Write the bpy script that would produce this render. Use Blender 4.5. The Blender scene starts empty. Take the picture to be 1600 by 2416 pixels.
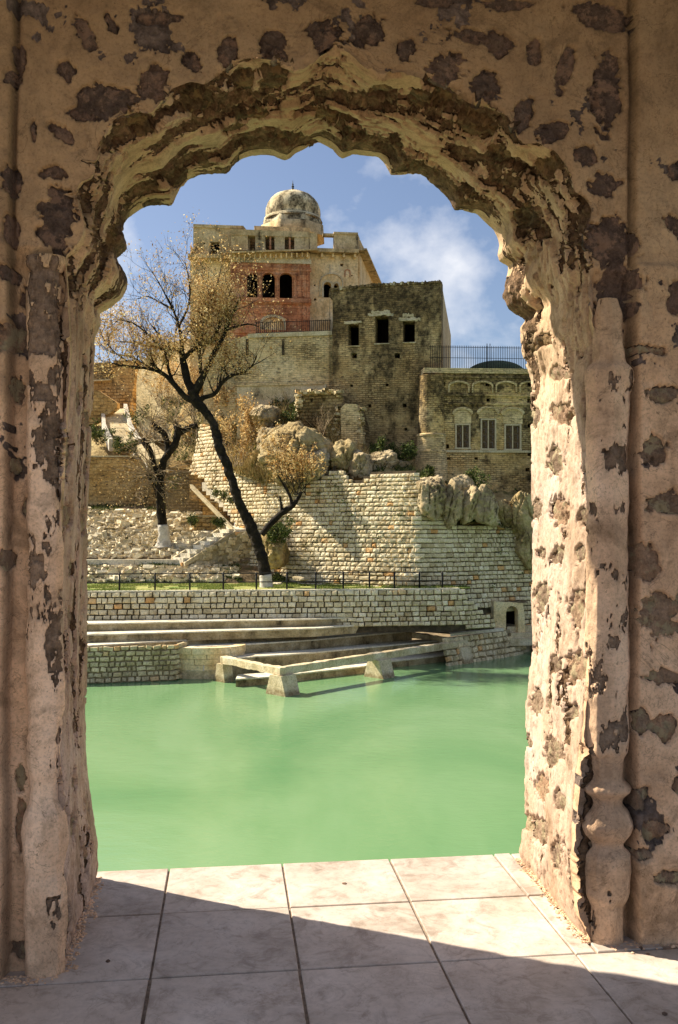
import bpy, bmesh, math, random
import numpy as np
from mathutils import Vector, Matrix
from mathutils.geometry import tessellate_polygon

# ------------------------------------------------------------------ camera, sky, sun, exposure
F, CX, HY, EYE = 2150.0, 800.0, 1255.0, 1.65          # focal length and horizon of the photograph (px), eye height
scene = bpy.context.scene
cam_d = bpy.data.cameras.new('camera'); cam = bpy.data.objects.new('camera', cam_d)
scene.collection.objects.link(cam); scene.camera = cam
cam.location = (0, 0, EYE); cam.rotation_euler = (math.radians(90), 0, 0)
cam_d.sensor_fit = 'VERTICAL'; cam_d.sensor_height = 24.0; cam_d.lens = F / 2416.0 * 24.0
cam_d.shift_y = 47.0 / 2416.0; cam_d.clip_start = 0.05; cam_d.clip_end = 5000

SUN_EL = math.radians(43); SUN_AZ = math.radians(-67)       # azimuth from +Y (view direction) towards +X
to_sun = Vector((math.sin(SUN_AZ) * math.cos(SUN_EL), math.cos(SUN_AZ) * math.cos(SUN_EL), math.sin(SUN_EL)))
world = bpy.data.worlds.new('World'); scene.world = world; world.use_nodes = True
wt = world.node_tree; wt.nodes.clear()
def wn(t, **k):
    n = wt.nodes.new(t)
    for a, b in k.items(): setattr(n, a, b)
    return n
wl = wt.links.new
sky = wn('ShaderNodeTexSky'); sky.sky_type = 'NISHITA'; sky.sun_disc = False
sky.sun_elevation = SUN_EL; sky.sun_rotation = SUN_AZ; sky.air_density = 1.0; sky.dust_density = 1.2; sky.ozone_density = 1.0
tc = wn('ShaderNodeTexCoord'); mp = wn('ShaderNodeMapping'); mp.inputs['Scale'].default_value = (1.0, 1.0, 1.35)
mp.inputs['Location'].default_value = (8.2, 3.3, 1.24)
wl(tc.outputs['Generated'], mp.inputs['Vector'])
cn = wn('ShaderNodeTexNoise'); cn.inputs['Scale'].default_value = 3.6; cn.inputs['Detail'].default_value = 9; cn.inputs['Roughness'].default_value = .56
cn.inputs['Distortion'].default_value = .08
wl(mp.outputs[0], cn.inputs['Vector'])
cr = wn('ShaderNodeValToRGB'); cr.color_ramp.elements[0].position = .50; cr.color_ramp.elements[1].position = .64
wl(cn.outputs['Fac'], cr.inputs[0])
mixc = wn('ShaderNodeMix'); mixc.data_type = 'RGBA'
cm = wn('ShaderNodeMath', operation='MULTIPLY'); cm.inputs[1].default_value = .8
wl(cr.outputs[0], cm.inputs[0]); wl(cm.outputs[0], mixc.inputs[0])
dim = wn('ShaderNodeMix'); dim.data_type = 'RGBA'; dim.blend_type = 'MULTIPLY'; dim.inputs[0].default_value = 1; dim.inputs[7].default_value = (.42, .41, .43, 1)
wl(sky.outputs[0], dim.inputs[6]); wl(dim.outputs[2], mixc.inputs[6]); mixc.inputs[7].default_value = (3.5, 3.5, 3.6, 1)
bg = wn('ShaderNodeBackground'); bg.inputs[1].default_value = 0.10
wl(mixc.outputs[2], bg.inputs[0])
wo = wn('ShaderNodeOutputWorld'); wl(bg.outputs[0], wo.inputs[0])
sl = bpy.data.lights.new('sun', 'SUN'); sl.energy = 3.5; sl.angle = math.radians(.5); sl.color = (1.0, .91, .74)
so = bpy.data.objects.new('sun', sl); scene.collection.objects.link(so); so.location = (0, 0, 60)
so.rotation_euler = to_sun.to_track_quat('Z', 'Y').to_euler()
scene.view_settings.view_transform = 'Standard'; scene.view_settings.look = 'None'
scene.view_settings.exposure = 1.6; scene.view_settings.gamma = 1.0; scene.view_settings.use_curve_mapping = False
scene.cycles.max_bounces = 6; scene.cycles.diffuse_bounces = 4

# ------------------------------------------------------------------ helpers
rng = random.Random(7); npr = np.random.RandomState(7)
COL = scene.collection
def G(x, y, D): return Vector(((x - CX) / F * D, D, EYE + (HY - y) / F * D))
def GH(x, y, h):            # point seen at pixel (x, y) lying h metres below the eye
    D = h * F / (y - HY); return Vector(((x - CX) / F * D, D, EYE - h))

def empty(name, loc, label=None, cat=None, group=None, kind=None):
    o = bpy.data.objects.new(name, None); COL.objects.link(o); o.location = loc; o.empty_display_size = .2
    tag(o, label, cat, group, kind); return o
def tag(o, label=None, cat=None, group=None, kind=None):
    if label: o['label'] = label
    if cat: o['category'] = cat
    if group: o['group'] = group
    if kind: o['kind'] = kind
    return o
def origin(o):
    v = Vector((0, 0, 0))
    while o is not None: v = v + Vector(o.location); o = o.parent
    return v
def mk(name, verts, faces, mat, parent=None, smooth=False, mats=None, fmat=None, loc=None, uv=None, attrs=None):
    """world-space verts -> one mesh object, stored relative to its parent / own base point"""
    v = np.array([tuple(p) for p in verts], dtype=np.float64).reshape(-1, 3) if not isinstance(verts, np.ndarray) else verts
    po = origin(parent)
    if loc is None:
        if parent is None:
            loc = Vector(((v[:, 0].min() + v[:, 0].max()) / 2, (v[:, 1].min() + v[:, 1].max()) / 2, v[:, 2].min()))
        else: loc = po
    loc = Vector(loc)
    me = bpy.data.meshes.new(name)
    vl = v - np.array(loc)
    if isinstance(faces, np.ndarray):
        n, k = faces.shape
        me.vertices.add(len(vl)); me.vertices.foreach_set('co', vl.astype(np.float32).ravel())
        me.loops.add(n * k); me.loops.foreach_set('vertex_index', faces.astype(np.int32).ravel())
        me.polygons.add(n); me.polygons.foreach_set('loop_start', np.arange(0, n * k, k, dtype=np.int32))
        me.update(calc_edges=True); me.validate()
    else:
        me.from_pydata([tuple(p) for p in vl], [], [tuple(f) for f in faces]); me.update()
    if uv is not None:
        l = me.uv_layers.new(name='UVMap'); li = np.zeros(len(me.loops), dtype=np.int32); me.loops.foreach_get('vertex_index', li)
        l.data.foreach_set('uv', np.asarray(uv, dtype=np.float32)[li].ravel())
    if attrs:
        for k2, a in attrs.items():
            at = me.attributes.new(k2, 'FLOAT', 'POINT'); at.data.foreach_set('value', np.asarray(a, dtype=np.float32))
    for m in (mats or [mat]): me.materials.append(m)
    if fmat is not None: me.polygons.foreach_set('material_index', np.asarray(fmat, dtype=np.int32))
    if smooth: me.polygons.foreach_set('use_smooth', np.ones(len(me.polygons), dtype=bool))
    o = bpy.data.objects.new(name, me); COL.objects.link(o)
    o.parent = parent; o.location = loc - po
    return o
def put(name, me, parent, M):       # shared mesh placed by a world matrix
    o = bpy.data.objects.new(name, me); COL.objects.link(o); o.parent = parent
    o.matrix_basis = Matrix.Translation(-origin(parent)) @ M
    return o

# value noise
def _h(ix, iy, iz, s):
    n = (ix * 374761393 + iy * 668265263 + iz * 2147483647 + s * 974711) & 0xFFFFFFFF
    n = ((n ^ (n >> 13)) * 1274126177) & 0xFFFFFFFF
    n = ((n ^ (n >> 16)) * 2246822519) & 0xFFFFFFFF
    return ((n ^ (n >> 15)) & 0xFFFFFF) / float(0xFFFFFF)
def vn(p, s=0):
    i = np.floor(p).astype(np.int64); f = p - i; f = f * f * f * (f * (f * 6 - 15) + 10)
    x, y, z = i[..., 0], i[..., 1], i[..., 2]; a, b, c = f[..., 0], f[..., 1], f[..., 2]
    r = 0
    for dx in (0, 1):
        for dy in (0, 1):
            for dz in (0, 1):
                w = (a if dx else 1 - a) * (b if dy else 1 - b) * (c if dz else 1 - c)
                r = r + w * _h(x + dx, y + dy, z + dz, s)
    return r * 2 - 1
def fbm(p, oct=4, s=0, gain=.5):
    r = 0; a = 1; t = 0
    for k in range(oct):
        r = r + a * vn(p * (2.03 ** k) + 17.3 * k, s + k); t += a; a *= gain
    return r / t
def sstep(a, b, x):
    t = np.clip((x - a) / (b - a), 0, 1); return t * t * (3 - 2 * t)

# ------------------------------------------------------------------ materials
class NT:
    def __init__(s, name):
        s.m = bpy.data.materials.new(name); s.m.use_nodes = True; s.t = s.m.node_tree
        s.b = s.t.nodes['Principled BSDF']; s.b.inputs['Roughness'].default_value = .92
        s.b.inputs['Specular IOR Level'].default_value = .2
        g = s.n('ShaderNodeNewGeometry'); s.pos = g.outputs['Position']
    def n(s, t, **k):
        n = s.t.nodes.new(t)
        for a, b in k.items(): setattr(n, a, b)
        return n
    def l(s, a, b): s.t.links.new(a, b)
    def vec(s, scale, src=None):
        v = s.n('ShaderNodeMapping'); v.inputs['Scale'].default_value = scale if hasattr(scale, '__len__') else (scale,) * 3
        s.l(src or s.pos, v.inputs['Vector']); return v.outputs[0]
    def noise(s, scale, detail=6, rough=.6, src=None, dist=0):
        n = s.n('ShaderNodeTexNoise'); n.inputs['Scale'].default_value = 1; n.inputs['Detail'].default_value = detail
        n.inputs['Roughness'].default_value = rough; n.inputs['Distortion'].default_value = dist
        s.l(s.vec(scale, src), n.inputs['Vector']); return n.outputs['Fac']
    def ramp(s, fac, stops):
        r = s.n('ShaderNodeValToRGB'); e = r.color_ramp.elements
        while len(e) < len(stops): e.new(.5)
        for k, (p, c) in enumerate(stops):
            e[k].position = p; e[k].color = (c, c, c, 1) if not hasattr(c, '__len__') else (*c, 1)
        s.l(fac, r.inputs[0]); return r.outputs[0]
    def mix(s, fac, a, b, mode='MIX'):
        m = s.n('ShaderNodeMix', data_type='RGBA', blend_type=mode)
        for v, i in ((fac, 0), (a, 6), (b, 7)):
            if isinstance(v, (int, float)): m.inputs[i].default_value = v if i == 0 else (v, v, v, 1)
            elif isinstance(v, tuple): m.inputs[i].default_value = (*v, 1)
            else: s.l(v, m.inputs[i])
        return m.outputs[2]
    def math(s, op, a, b=0):
        m = s.n('ShaderNodeMath', operation=op)
        for v, i in ((a, 0), (b, 1)):
            if isinstance(v, (int, float)): m.inputs[i].default_value = v
            else: s.l(v, m.inputs[i])
        return m.outputs[0]
    def attr(s, name):
        a = s.n('ShaderNodeAttribute'); a.attribute_name = name; return a.outputs['Fac']
    def bump(s, h, strength=.5, dist=.02):
        b = s.n('ShaderNodeBump'); b.inputs['Strength'].default_value = strength; b.inputs['Distance'].default_value = dist
        s.l(h, b.inputs['Height'])
        if getattr(s, 'lastb', None) is not None: s.l(s.lastb, b.inputs['Normal'])
        s.lastb = b.outputs[0]; s.l(b.outputs[0], s.b.inputs['Normal'])
    def out(s, col):
        s.l(col, s.b.inputs['Base Color']); return s.m

def stone_mat(name, dark, mid, light, scale=1.0, stain=None, stain_at=(.5, .62), stain_scale=(.6, .6, .25), brick=None,
              mortar=(.09, .07, .045), bump=.5, bdist=.03, rnd=None, tint=None, hstain=None, hollow=.5):
    t = NT(name)
    n1 = t.noise(scale, 8, .65); n2 = t.noise(scale * 9, 5, .7)
    c = t.ramp(n1, [(.30, dark), (.5, mid), (.70, light)])
    c = t.mix(.75, c, t.ramp(n2, [(.3, .42), (.55, 1.0), (.8, 1.25)]), 'MULTIPLY')
    if rnd:
        o = t.n('ShaderNodeObjectInfo').outputs['Random']
        c = t.mix(1.0, c, t.ramp(o, rnd), 'MULTIPLY')
    if tint:
        c = t.mix(1.0, c, t.ramp(t.attr('tint'), tint), 'MULTIPLY')
    if brick:
        uvn = t.n('ShaderNodeUVMap').outputs[0]
        wob = t.noise(1.3, 3, .5)
        br = t.n('ShaderNodeTexBrick'); br.inputs['Scale'].default_value = 1.0
        br.inputs['Brick Width'].default_value = brick[0]; br.inputs['Row Height'].default_value = brick[1]
        br.inputs['Mortar Size'].default_value = brick[2]; br.inputs['Mortar Smooth'].default_value = .3; br.inputs['Bias'].default_value = -.2
        br.inputs['Color1'].default_value = (.62, .62, .62, 1); br.inputs['Color2'].default_value = (1.2, 1.14, 1.05, 1); br.inputs['Mortar'].default_value = (.3, .26, .2, 1)
        add = t.n('ShaderNodeVectorMath', operation='ADD'); t.l(uvn, add.inputs[0])
        cmb = t.n('ShaderNodeCombineXYZ'); t.l(t.math('MULTIPLY', wob, .10), cmb.inputs[0]); t.l(t.math('MULTIPLY', wob, .16), cmb.inputs[1]); t.l(cmb.outputs[0], add.inputs[1])
        t.l(add.outputs[0], br.inputs['Vector'])
        vis = t.ramp(t.noise((.35, .35, .5), 4, .6), [(.38, .15), (.62, .9)])
        c = t.mix(vis, c, t.mix(1.0, c, br.outputs['Color'], 'MULTIPLY'))
        t.bump(t.math('SUBTRACT', 1.0, br.outputs['Fac']), .7, .04)
        holes = t.ramp(t.noise((2.6, 2.6, 9.0), 4, .7), [(.575, 0.0), (.63, 1.0)])       # eroded bricks
        c = t.mix(t.math('MULTIPLY', holes, hollow), c, mortar)
        t.bump(t.math('SUBTRACT', 1.0, holes), .6, .05)
    if stain:
        sfac = t.noise(stain_scale, 7, .68)
        if hstain:          # weathering that clings to a height band: (z_low, z_high, amount)
            sx = t.n('ShaderNodeSeparateXYZ'); t.l(t.pos, sx.inputs[0])
            for (z0, z1, am) in hstain:
                mr = t.n('ShaderNodeMapRange'); mr.inputs[1].default_value = z0; mr.inputs[2].default_value = z1
                mr.inputs[3].default_value = 0; mr.inputs[4].default_value = am; t.l(sx.outputs[2], mr.inputs[0])
                sfac = t.math('ADD', sfac, mr.outputs[0])
        sm = t.ramp(sfac, [(stain_at[0], 0.0), (stain_at[1], 1.0)])
        sm = t.math('MULTIPLY', sm, t.ramp(t.noise(scale * 5, 5, .7), [(.35, .35), (.6, .95)]))
        c = t.mix(sm, c, stain)
    t.bump(n2, bump, bdist); t.bump(t.noise(scale * 30, 4, .7), bump, bdist * .3)
    return t.out(c)
def plain_mat(name, col, rough=.7, metal=0, var=.3, scale=4):
    t = NT(name); t.b.inputs['Roughness'].default_value = rough; t.b.inputs['Metallic'].default_value = metal
    n = t.noise(scale, 6, .65)
    c = t.mix(1.0, col, t.ramp(n, [(.3, 1 - var), (.7, 1 + var)]), 'MULTIPLY')
    t.bump(n, .2, .01); return t.out(c)
def leaf_mat(name, stops, trans=.25):
    t = NT(name); t.b.inputs['Roughness'].default_value = .75
    c = t.ramp(t.attr('tint'), stops)
    t.b.inputs['Subsurface Weight'].default_value = 0
    t.out(c)
    if trans:
        tr = t.n('ShaderNodeBsdfTranslucent'); t.l(c, tr.inputs[0]); mx = t.n('ShaderNodeMixShader'); mx.inputs[0].default_value = trans
        t.l(t.b.outputs[0], mx.inputs[1]); t.l(tr.outputs[0], mx.inputs[2]); t.l(mx.outputs[0], t.t.nodes['Material Output'].inputs[0])
    return t.m

# ------------------------------------------------------------------ foreground: arched wall of the pavilion
TH = math.radians(6.9)
WO = Vector((-.008, 3.538, 0)); WU = Vector((math.cos(TH), math.sin(TH), 0)); WW = Vector((-math.sin(TH), math.cos(TH), 0))
WT = .945
def wpt(u, w, z): return WO + WU * u + WW * w + Vector((0, 0, z))
def wun(x, y, w):
    r = Vector(((x - CX) / F, 1, (HY - y) / F)); c = Vector((0, 0, EYE))
    t = ((WO + WW * w - c).dot(WW)) / r.dot(WW); p = c + r * t
    return (p - WO).dot(WU), p.z
near_seg = [
 [(141,2302),(136,2204),(145,2102),(148,2041),(138,1960),(150,1900),(142,1840),(134,1700),(135,1500),(140,1300),(148,1150),(155,1000),(163,900),(165,800),(160,700),(153,602)],
 [(153,602),(168,590),(185,570),(196,545),(196,520),(184,485)],
 [(184,485),(179,444),(189,426),(219,418)],
 [(219,418),(224,388),(235,347),(250,306),(270,281),(306,265),(357,265)],
 [(357,265),(378,240),(408,209),(449,194),(485,201)],
 [(485,201),(510,181),(541,158),(577,138),(638,140),(689,158),(714,158)],
 [(714,158),(740,128),(770,110),(800,105),(831,122),(866,153),(897,176)],
 [(897,176),(928,163),(979,166),(1024,186),(1060,205),(1100,240)],
 [(1100,240),(1116,245),(1157,250),(1198,276),(1223,327),(1234,342)],
 [(1234,342),(1269,337),(1310,357),(1341,398),(1356,454)],
 [(1356,454),(1382,467),(1397,500),(1389,531)],
 [(1389,531),(1377,551),(1387,602),(1405,640)],
 [(1405,640),(1396,751),(1415,808),(1408,842),(1403,903),(1400,1004),(1403,1122),(1403,1207),(1401,1308),(1403,1409),(1396,1532),(1384,1695),(1372,1817),(1363,1939),(1359,2062),(1370,2164),(1396,2217)]]
far_seg = [
 [(225,2065),(226,2040),(224,1990),(217,1930),(206,1860),(200,1780),(199,1680),(203,1560),(204,1400),(205,1250),(209,1150),(214,1050),(218,950),(220,850),(224,800),(238,765),(235,740)],
 [(235,740),(265,724),(288,704),(301,678),(303,663),(296,643),(283,625),(278,610)],
 [(278,610),(293,597),(301,587)],
 [(301,587),(298,566),(292,551),(293,531),(301,515),(316,503),(332,492),(352,486),(372,485),(406,487)],
 [(406,487),(408,482),(416,459),(426,444),(444,426),(464,417),(490,412),(515,410),(533,412)],
 [(533,412),(543,403),(556,385),(571,375),(592,368),(612,365),(643,365),(658,372),(675,378)],
 [(675,378),(684,372),(696,360),(714,352),(735,339),(753,334),(770,342),(786,352),(800,368),(808,373)],
 [(808,373),(831,363),(866,366),(892,371),(905,383),(917,403),(922,414)],
 [(922,414),(948,413),(968,411),(989,416),(1014,431),(1032,444),(1050,462),(1063,480),(1073,497)],
 [(1073,497),(1101,498),(1127,505),(1147,525),(1165,541),(1175,561),(1179,582),(1175,602)],
 [(1175,602),(1180,615),(1200,628),(1199,643)],
 [(1199,643),(1190,673),(1183,699),(1193,724),(1208,737),(1234,753),(1238,760)],
 [(1238,760),(1227,772),(1229,825),(1244,872),(1253,903),(1250,957),(1252,1010),(1258,1100),(1256,1180),(1255,1300),(1255,1400),(1257,1500),(1253,1572),(1245,1662),(1243,1735),(1240,1858),(1241,1911),(1233,1980),(1228,2009),(1231,2029)]]
def resample(pts, n):
    p = np.array(pts, float); d = np.r_[0, np.cumsum(np.hypot(*np.diff(p, axis=0).T))]
    t = np.linspace(0, d[-1], n + 1)[:-1]
    return np.c_[np.interp(t, d, p[:, 0]), np.interp(t, d, p[:, 1])]
A, B = [], []
RES = .0082
for a, b in zip(near_seg, far_seg):
    a = [wun(x, y, 0) for x, y in a]; b = [wun(x, y, WT) for x, y in b]
    la = np.hypot(*np.diff(np.array(a), axis=0).T).sum(); lb = np.hypot(*np.diff(np.array(b), axis=0).T).sum()
    n = max(6, int(max(la, lb) / RES)); A.append(resample(a, n)); B.append(resample(b, n))
A.append(np.array([wun(*near_seg[-1][-1], 0)])); B.append(np.array([wun(*far_seg[-1][-1], WT)]))
A = np.vstack(A); B = np.vstack(B); NS = len(A)
def sm1(P, k):
    Q = P.copy()
    for _ in range(k): Q[1:-1] = (P[:-2] + 2 * P[1:-1] + P[2:]) / 4; P = Q.copy()
    return Q
A = sm1(A, 5); B = sm1(B, 1)
A[0, 1] = A[-1, 1] = B[0, 1] = B[-1, 1] = -.05
sl_ = np.r_[0, np.cumsum(np.hypot(*np.diff((A + B) / 2, axis=0).T))]
def W3(u, w, z):
    u, w, z = np.broadcast_arrays(u, w, z)
    return np.stack([WO.x + WU.x * u + WW.x * w, WO.y + WU.y * u + WW.y * w, z + 0.0 * u], -1)
def topx(P):
    return CX + F * P[..., 0] / P[..., 1], HY - F * (P[..., 2] - EYE) / P[..., 1]
def gridn(P):       # normals of a grid of points
    du = np.gradient(P, axis=0); dv = np.gradient(P, axis=1); n = np.cross(du, dv)
    return n / np.maximum(np.linalg.norm(n, axis=-1, keepdims=True), 1e-9)
def gfaces(a, b, off=0):
    i = np.arange(a * b).reshape(a, b) + off
    return np.stack([i[:-1, :-1], i[1:, :-1], i[1:, 1:], i[:-1, 1:]], -1).reshape(-1, 4)

S = 1.0204
near_patches = [(198,75,24,44,-35),(255,50,13,34,-30),(375,38,54,18,0),(150,160,22,40,-38),(235,232,70,40,10),(190,265,40,16,20),(150,310,42,20,35),(358,190,38,38,-25),(443,142,24,28,0),
 (527,120,26,40,0),(636,105,38,40,-15),(742,80,48,38,0),(850,75,46,44,0),(940,115,28,38,20),(1015,-2,46,16,0),(1085,82,55,16,10),(1150,98,36,28,20),(1175,8,72,16,0),(1390,32,74,38,15),
 (1032,160,52,46,0),(1120,205,38,38,0),(1236,120,19,40,8),(1306,160,22,62,14),(1402,215,36,95,5),(1210,262,24,42,25),(1278,302,42,26,-20),(1355,360,26,28,0),(1400,430,45,30,0),
 (1412,560,62,75,0),(1555,400,20,22,0),(1548,525,26,36,-30),(133,512,46,78,5),(130,398,44,18,10),(28,420,22,32,0),(28,535,20,36,0),(45,130,16,42,0),(30,180,20,20,0),(75,300,10,30,0),
 (27,785,34,36,0),(1430,650,60,45,0),(1430,720,50,40,0),(1548,700,22,45,20),(200,600,0,0,0)]
near_patches = [(x * S, y * S, a * S, b * S, r) for x, y, a, b, r in near_patches if a > 0]
near_patches += [(1531,1061,30,36,10),(1560,1190,48,28,0),(1558,936,44,18,0),(1520,1325,34,48,0),(1541,1450,54,58,0),(1559,1593,50,22,10),(1559,1711,32,36,0),(1506,1695,14,32,0),
 (1535,1952,30,26,0),(1563,2062,38,18,0),(1408,2158,36,34,0),(1500,830,50,12,5),(37,920,18,32,0),(34,1098,14,22,0),(17,1325,18,26,0),(45,1835,14,36,0),(45,1960,14,60,0),(60,2245,48,30,0),
 (1590,1850,14,22,0),(1500,1880,20,30,20),(1450,2100,50,10,-8),(1510,2010,30,16,0),(20,650,24,20,0),(80,700,40,26,0),(1600,1420,20,40,0),(60,1200,14,30,0)]
rev_patches = [(1315,882,26,20,-20),(1264,987,18,26,0),(1322,975,26,30,-15),(1305,1088,21,38,0),(1322,1207,28,40,0),(1268,1207,13,32,0),(1379,1217,14,24,0),(1315,1308,20,28,0),(1275,1308,11,18,0),
 (1369,1308,14,24,0),(1283,1409,22,40,0),(1364,1436,22,46,0),(1290,801,24,18,-30),(1252,811,16,36,0),(1385,953,9,40,0),(1314,1564,12,22,0),(1363,1576,28,44,0),(1265,1535,8,16,0),(1266,1658,18,32,0),
 (1298,1658,13,30,0),(1351,1682,20,22,0),(1306,1776,24,42,-10),(1249,1752,8,18,0),(1277,1858,23,34,-10),(1323,1890,14,26,-10),(1314,2013,14,44,0),(1274,1960,20,34,-20),(1245,1940,11,26,0),
 (184,943,11,38,0),(209,990,8,30,0),(203,1105,6,24,0),(159,1065,9,62,0),(159,1217,14,32,0),(196,1227,8,32,0),(166,1342,9,30,0),(193,1332,7,28,0),(196,852,8,18,0),(167,1589,11,44,0),(179,1711,8,26,0),
 (175,1841,8,34,0),(165,1460,8,30,0),(150,1930,9,26,0),(200,2010,7,24,0),(190,2090,8,30,0),(172,1950,6,40,0),(160,2160,7,36,0),
 (1290,400,36,32,0),(1245,510,28,44,-20),(470,240,44,32,0),(640,180,44,36,0),(575,195,30,34,0),(545,300,34,18,-10),(780,270,50,22,5),(830,310,40,22,15),(930,330,34,18,20),(1010,230,60,28,15),
 (1120,290,44,24,25),(700,330,46,18,-5),(900,210,34,22,0),(330,290,34,30,-30),(1180,370,34,26,30),(250,420,16,34,25),(270,560,14,50,25),(1000,400,44,20,25),(1110,450,34,22,40),(420,420,22,30,45),(590,260,50,18,-10)]
def pmask(px, py, patches, P, grow=1.0):
    m = np.zeros(px.shape); nz = fbm(P * 7.0, 2, 15) * .35 + fbm(P * 17.0, 4, 5, .66) * .75 + fbm(P * 50.0, 3, 9, .6) * .34
    for (cx, cy, rx, ry, r) in patches:
        rx, ry = rx * .93, ry * .93
        c, s = math.cos(math.radians(r)), math.sin(math.radians(r))
        w = (abs(px - cx) < max(rx, ry) * 2.0 * grow) & (abs(py - cy) < max(rx, ry) * 2.0 * grow)
        if not w.any(): continue
        dx, dy = px[w] - cx, py[w] - cy; a = (dx * c + dy * s) / rx; b = (-dx * s + dy * c) / ry
        q = np.maximum.reduce([abs(a), abs(b), abs(a * .72 + b * .72), abs(a * .68 - b * .76)]) * 1.06 + nz[w] * .9
        m[w] = np.maximum(m[w], sstep(1.10 * grow, .88 * grow, q))
    return m

# --- plaster material (mask attribute: 0 plaster skin, 1 bare rubble core)
def arch_mat(name, pl_dark, pl_mid, pl_light, cr_dark, cr_light, low=(1.28, 1.26, 1.42)):
    t = NT(name)
    n1 = t.noise(1.6, 8, .62, dist=.3); n2 = t.noise(11, 7, .65); n3 = t.noise(95, 4, .7)
    c = t.ramp(n1, [(.28, pl_dark), (.5, pl_mid), (.72, pl_light)])
    c = t.mix(.8, c, t.ramp(n2, [(.28, .62), (.5, .98), (.75, 1.16)]), 'MULTIPLY')
    sz = t.n('ShaderNodeSeparateXYZ'); t.l(t.pos, sz.inputs[0])                               # pinker coat low down; light level is also painted into its tone
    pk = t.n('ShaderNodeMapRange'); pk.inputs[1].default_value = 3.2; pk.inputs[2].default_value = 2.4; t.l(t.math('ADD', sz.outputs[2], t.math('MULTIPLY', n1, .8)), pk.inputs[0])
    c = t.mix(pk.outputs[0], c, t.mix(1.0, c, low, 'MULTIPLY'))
    blot = t.ramp(t.noise(4.2, 7, .72, dist=.5), [(.52, 0.0), (.66, 1.0)])                      # grime blotches
    c = t.mix(t.math('MULTIPLY', blot, .62), c, tuple(x * .42 for x in pl_dark))
    c = t.mix(.55, c, t.ramp(n3, [(.3, .40), (.5, 1.02), (.8, 1.2)]), 'MULTIPLY')
    speck = t.ramp(t.noise(38, 5, .75), [(.63, 0.0), (.68, .7)]); c = t.mix(speck, c, tuple(x * .35 for x in pl_dark))
    hair = t.ramp(t.math('ABSOLUTE', t.math('SUBTRACT', t.noise(3.1, 6, .62, dist=.9), .5)), [(0.0, 1.0), (.006, 0.0)])
    c = t.mix(t.math('MULTIPLY', hair, .55), c, tuple(x * .3 for x in pl_dark))
    streak = t.ramp(t.noise((5, 5, .5), 6, .7), [(.50, 0.0), (.72, .45)]); c = t.mix(streak, c, tuple(x * .5 for x in pl_dark))
    sx = t.n('ShaderNodeSeparateXYZ'); t.l(t.pos, sx.inputs[0])                                # staining plus painted shade, darkening towards the top
    stain_shade = t.n('ShaderNodeMapRange'); stain_shade.inputs[1].default_value = 2.2; stain_shade.inputs[2].default_value = 3.6; stain_shade.inputs[3].default_value = 0; stain_shade.inputs[4].default_value = .55
    t.l(sx.outputs[2], stain_shade.inputs[0])
    c = t.mix(t.math('MULTIPLY', stain_shade.outputs[0], t.ramp(n1, [(.2, .6), (.8, 1.0)])), c, (.15, .095, .052))
    vor = t.n('ShaderNodeTexVoronoi'); vor.inputs['Scale'].default_value = 42; t.l(t.pos, vor.inputs['Vector'])
    k1 = t.noise(24, 8, .75)
    k = t.ramp(k1, [(.32, cr_dark), (.62, cr_light), (.78, tuple(min(1, x * 1.7) for x in cr_light))])
    k = t.mix(.7, k, t.ramp(t.noise(6, 5, .6), [(.3, .5), (.7, 1.35)]), 'MULTIPLY')
    a = t.attr('mask')
    e = t.ramp(t.math('ADD', a, t.math('MULTIPLY', t.math('SUBTRACT', n2, .5), .5)), [(.38, 0.0), (.55, 1.0)])
    c = t.mix(e, c, k)
    cav = t.ramp(t.attr('cav'), [(.0, 1.0), (1.0, .35)])                                       # darker inside pits, grooves and cracks
    c = t.mix(1.0, c, cav, 'MULTIPLY')
    t.bump(n2, .35, .012); t.bump(n3, .45, .004)
    t.bump(t.math('MULTIPLY', e, k1), 1.0, .03); t.bump(t.math('MULTIPLY', e, vor.outputs['Distance']), .6, .012)
    return t.out(c)
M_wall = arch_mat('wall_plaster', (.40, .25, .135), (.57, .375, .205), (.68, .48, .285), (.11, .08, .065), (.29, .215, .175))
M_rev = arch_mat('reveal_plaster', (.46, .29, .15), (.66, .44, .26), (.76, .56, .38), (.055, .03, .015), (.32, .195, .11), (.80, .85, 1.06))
def rubble_mat(name, d, l):
    t = NT(name); k1 = t.noise(22, 9, .76); n3 = t.noise(110, 4, .7)
    c = t.ramp(k1, [(.30, d), (.60, l), (.8, tuple(x * 1.6 for x in l))])
    o = t.n('ShaderNodeObjectInfo').outputs['Random']
    c = t.mix(1.0, c, t.ramp(o, [(0, (.75, .72, .72)), (.5, (1.0, 1.0, 1.0)), (1.0, (1.35, 1.2, 1.1))]), 'MULTIPLY')
    c = t.mix(.5, c, t.ramp(n3, [(.3, .4), (.6, 1.15)]), 'MULTIPLY')
    lime = t.ramp(t.noise(13, 6, .72), [(.50, 0.0), (.57, .85)]); c = t.mix(lime, c, tuple(min(.5, x * q) for x, q in zip(l, (1.45, 1.3, 1.15))))
    t.bump(k1, 1.0, .03); t.bump(n3, .7, .006); return t.out(c)
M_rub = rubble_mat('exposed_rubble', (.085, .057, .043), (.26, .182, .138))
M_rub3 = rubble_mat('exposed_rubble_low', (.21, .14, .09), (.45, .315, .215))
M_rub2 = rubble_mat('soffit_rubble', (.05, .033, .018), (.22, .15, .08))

arch = empty('arched_wall', WO, 'weathered plaster wall framing the view with a scalloped arched opening and patches of bare rubble', 'wall')

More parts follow.
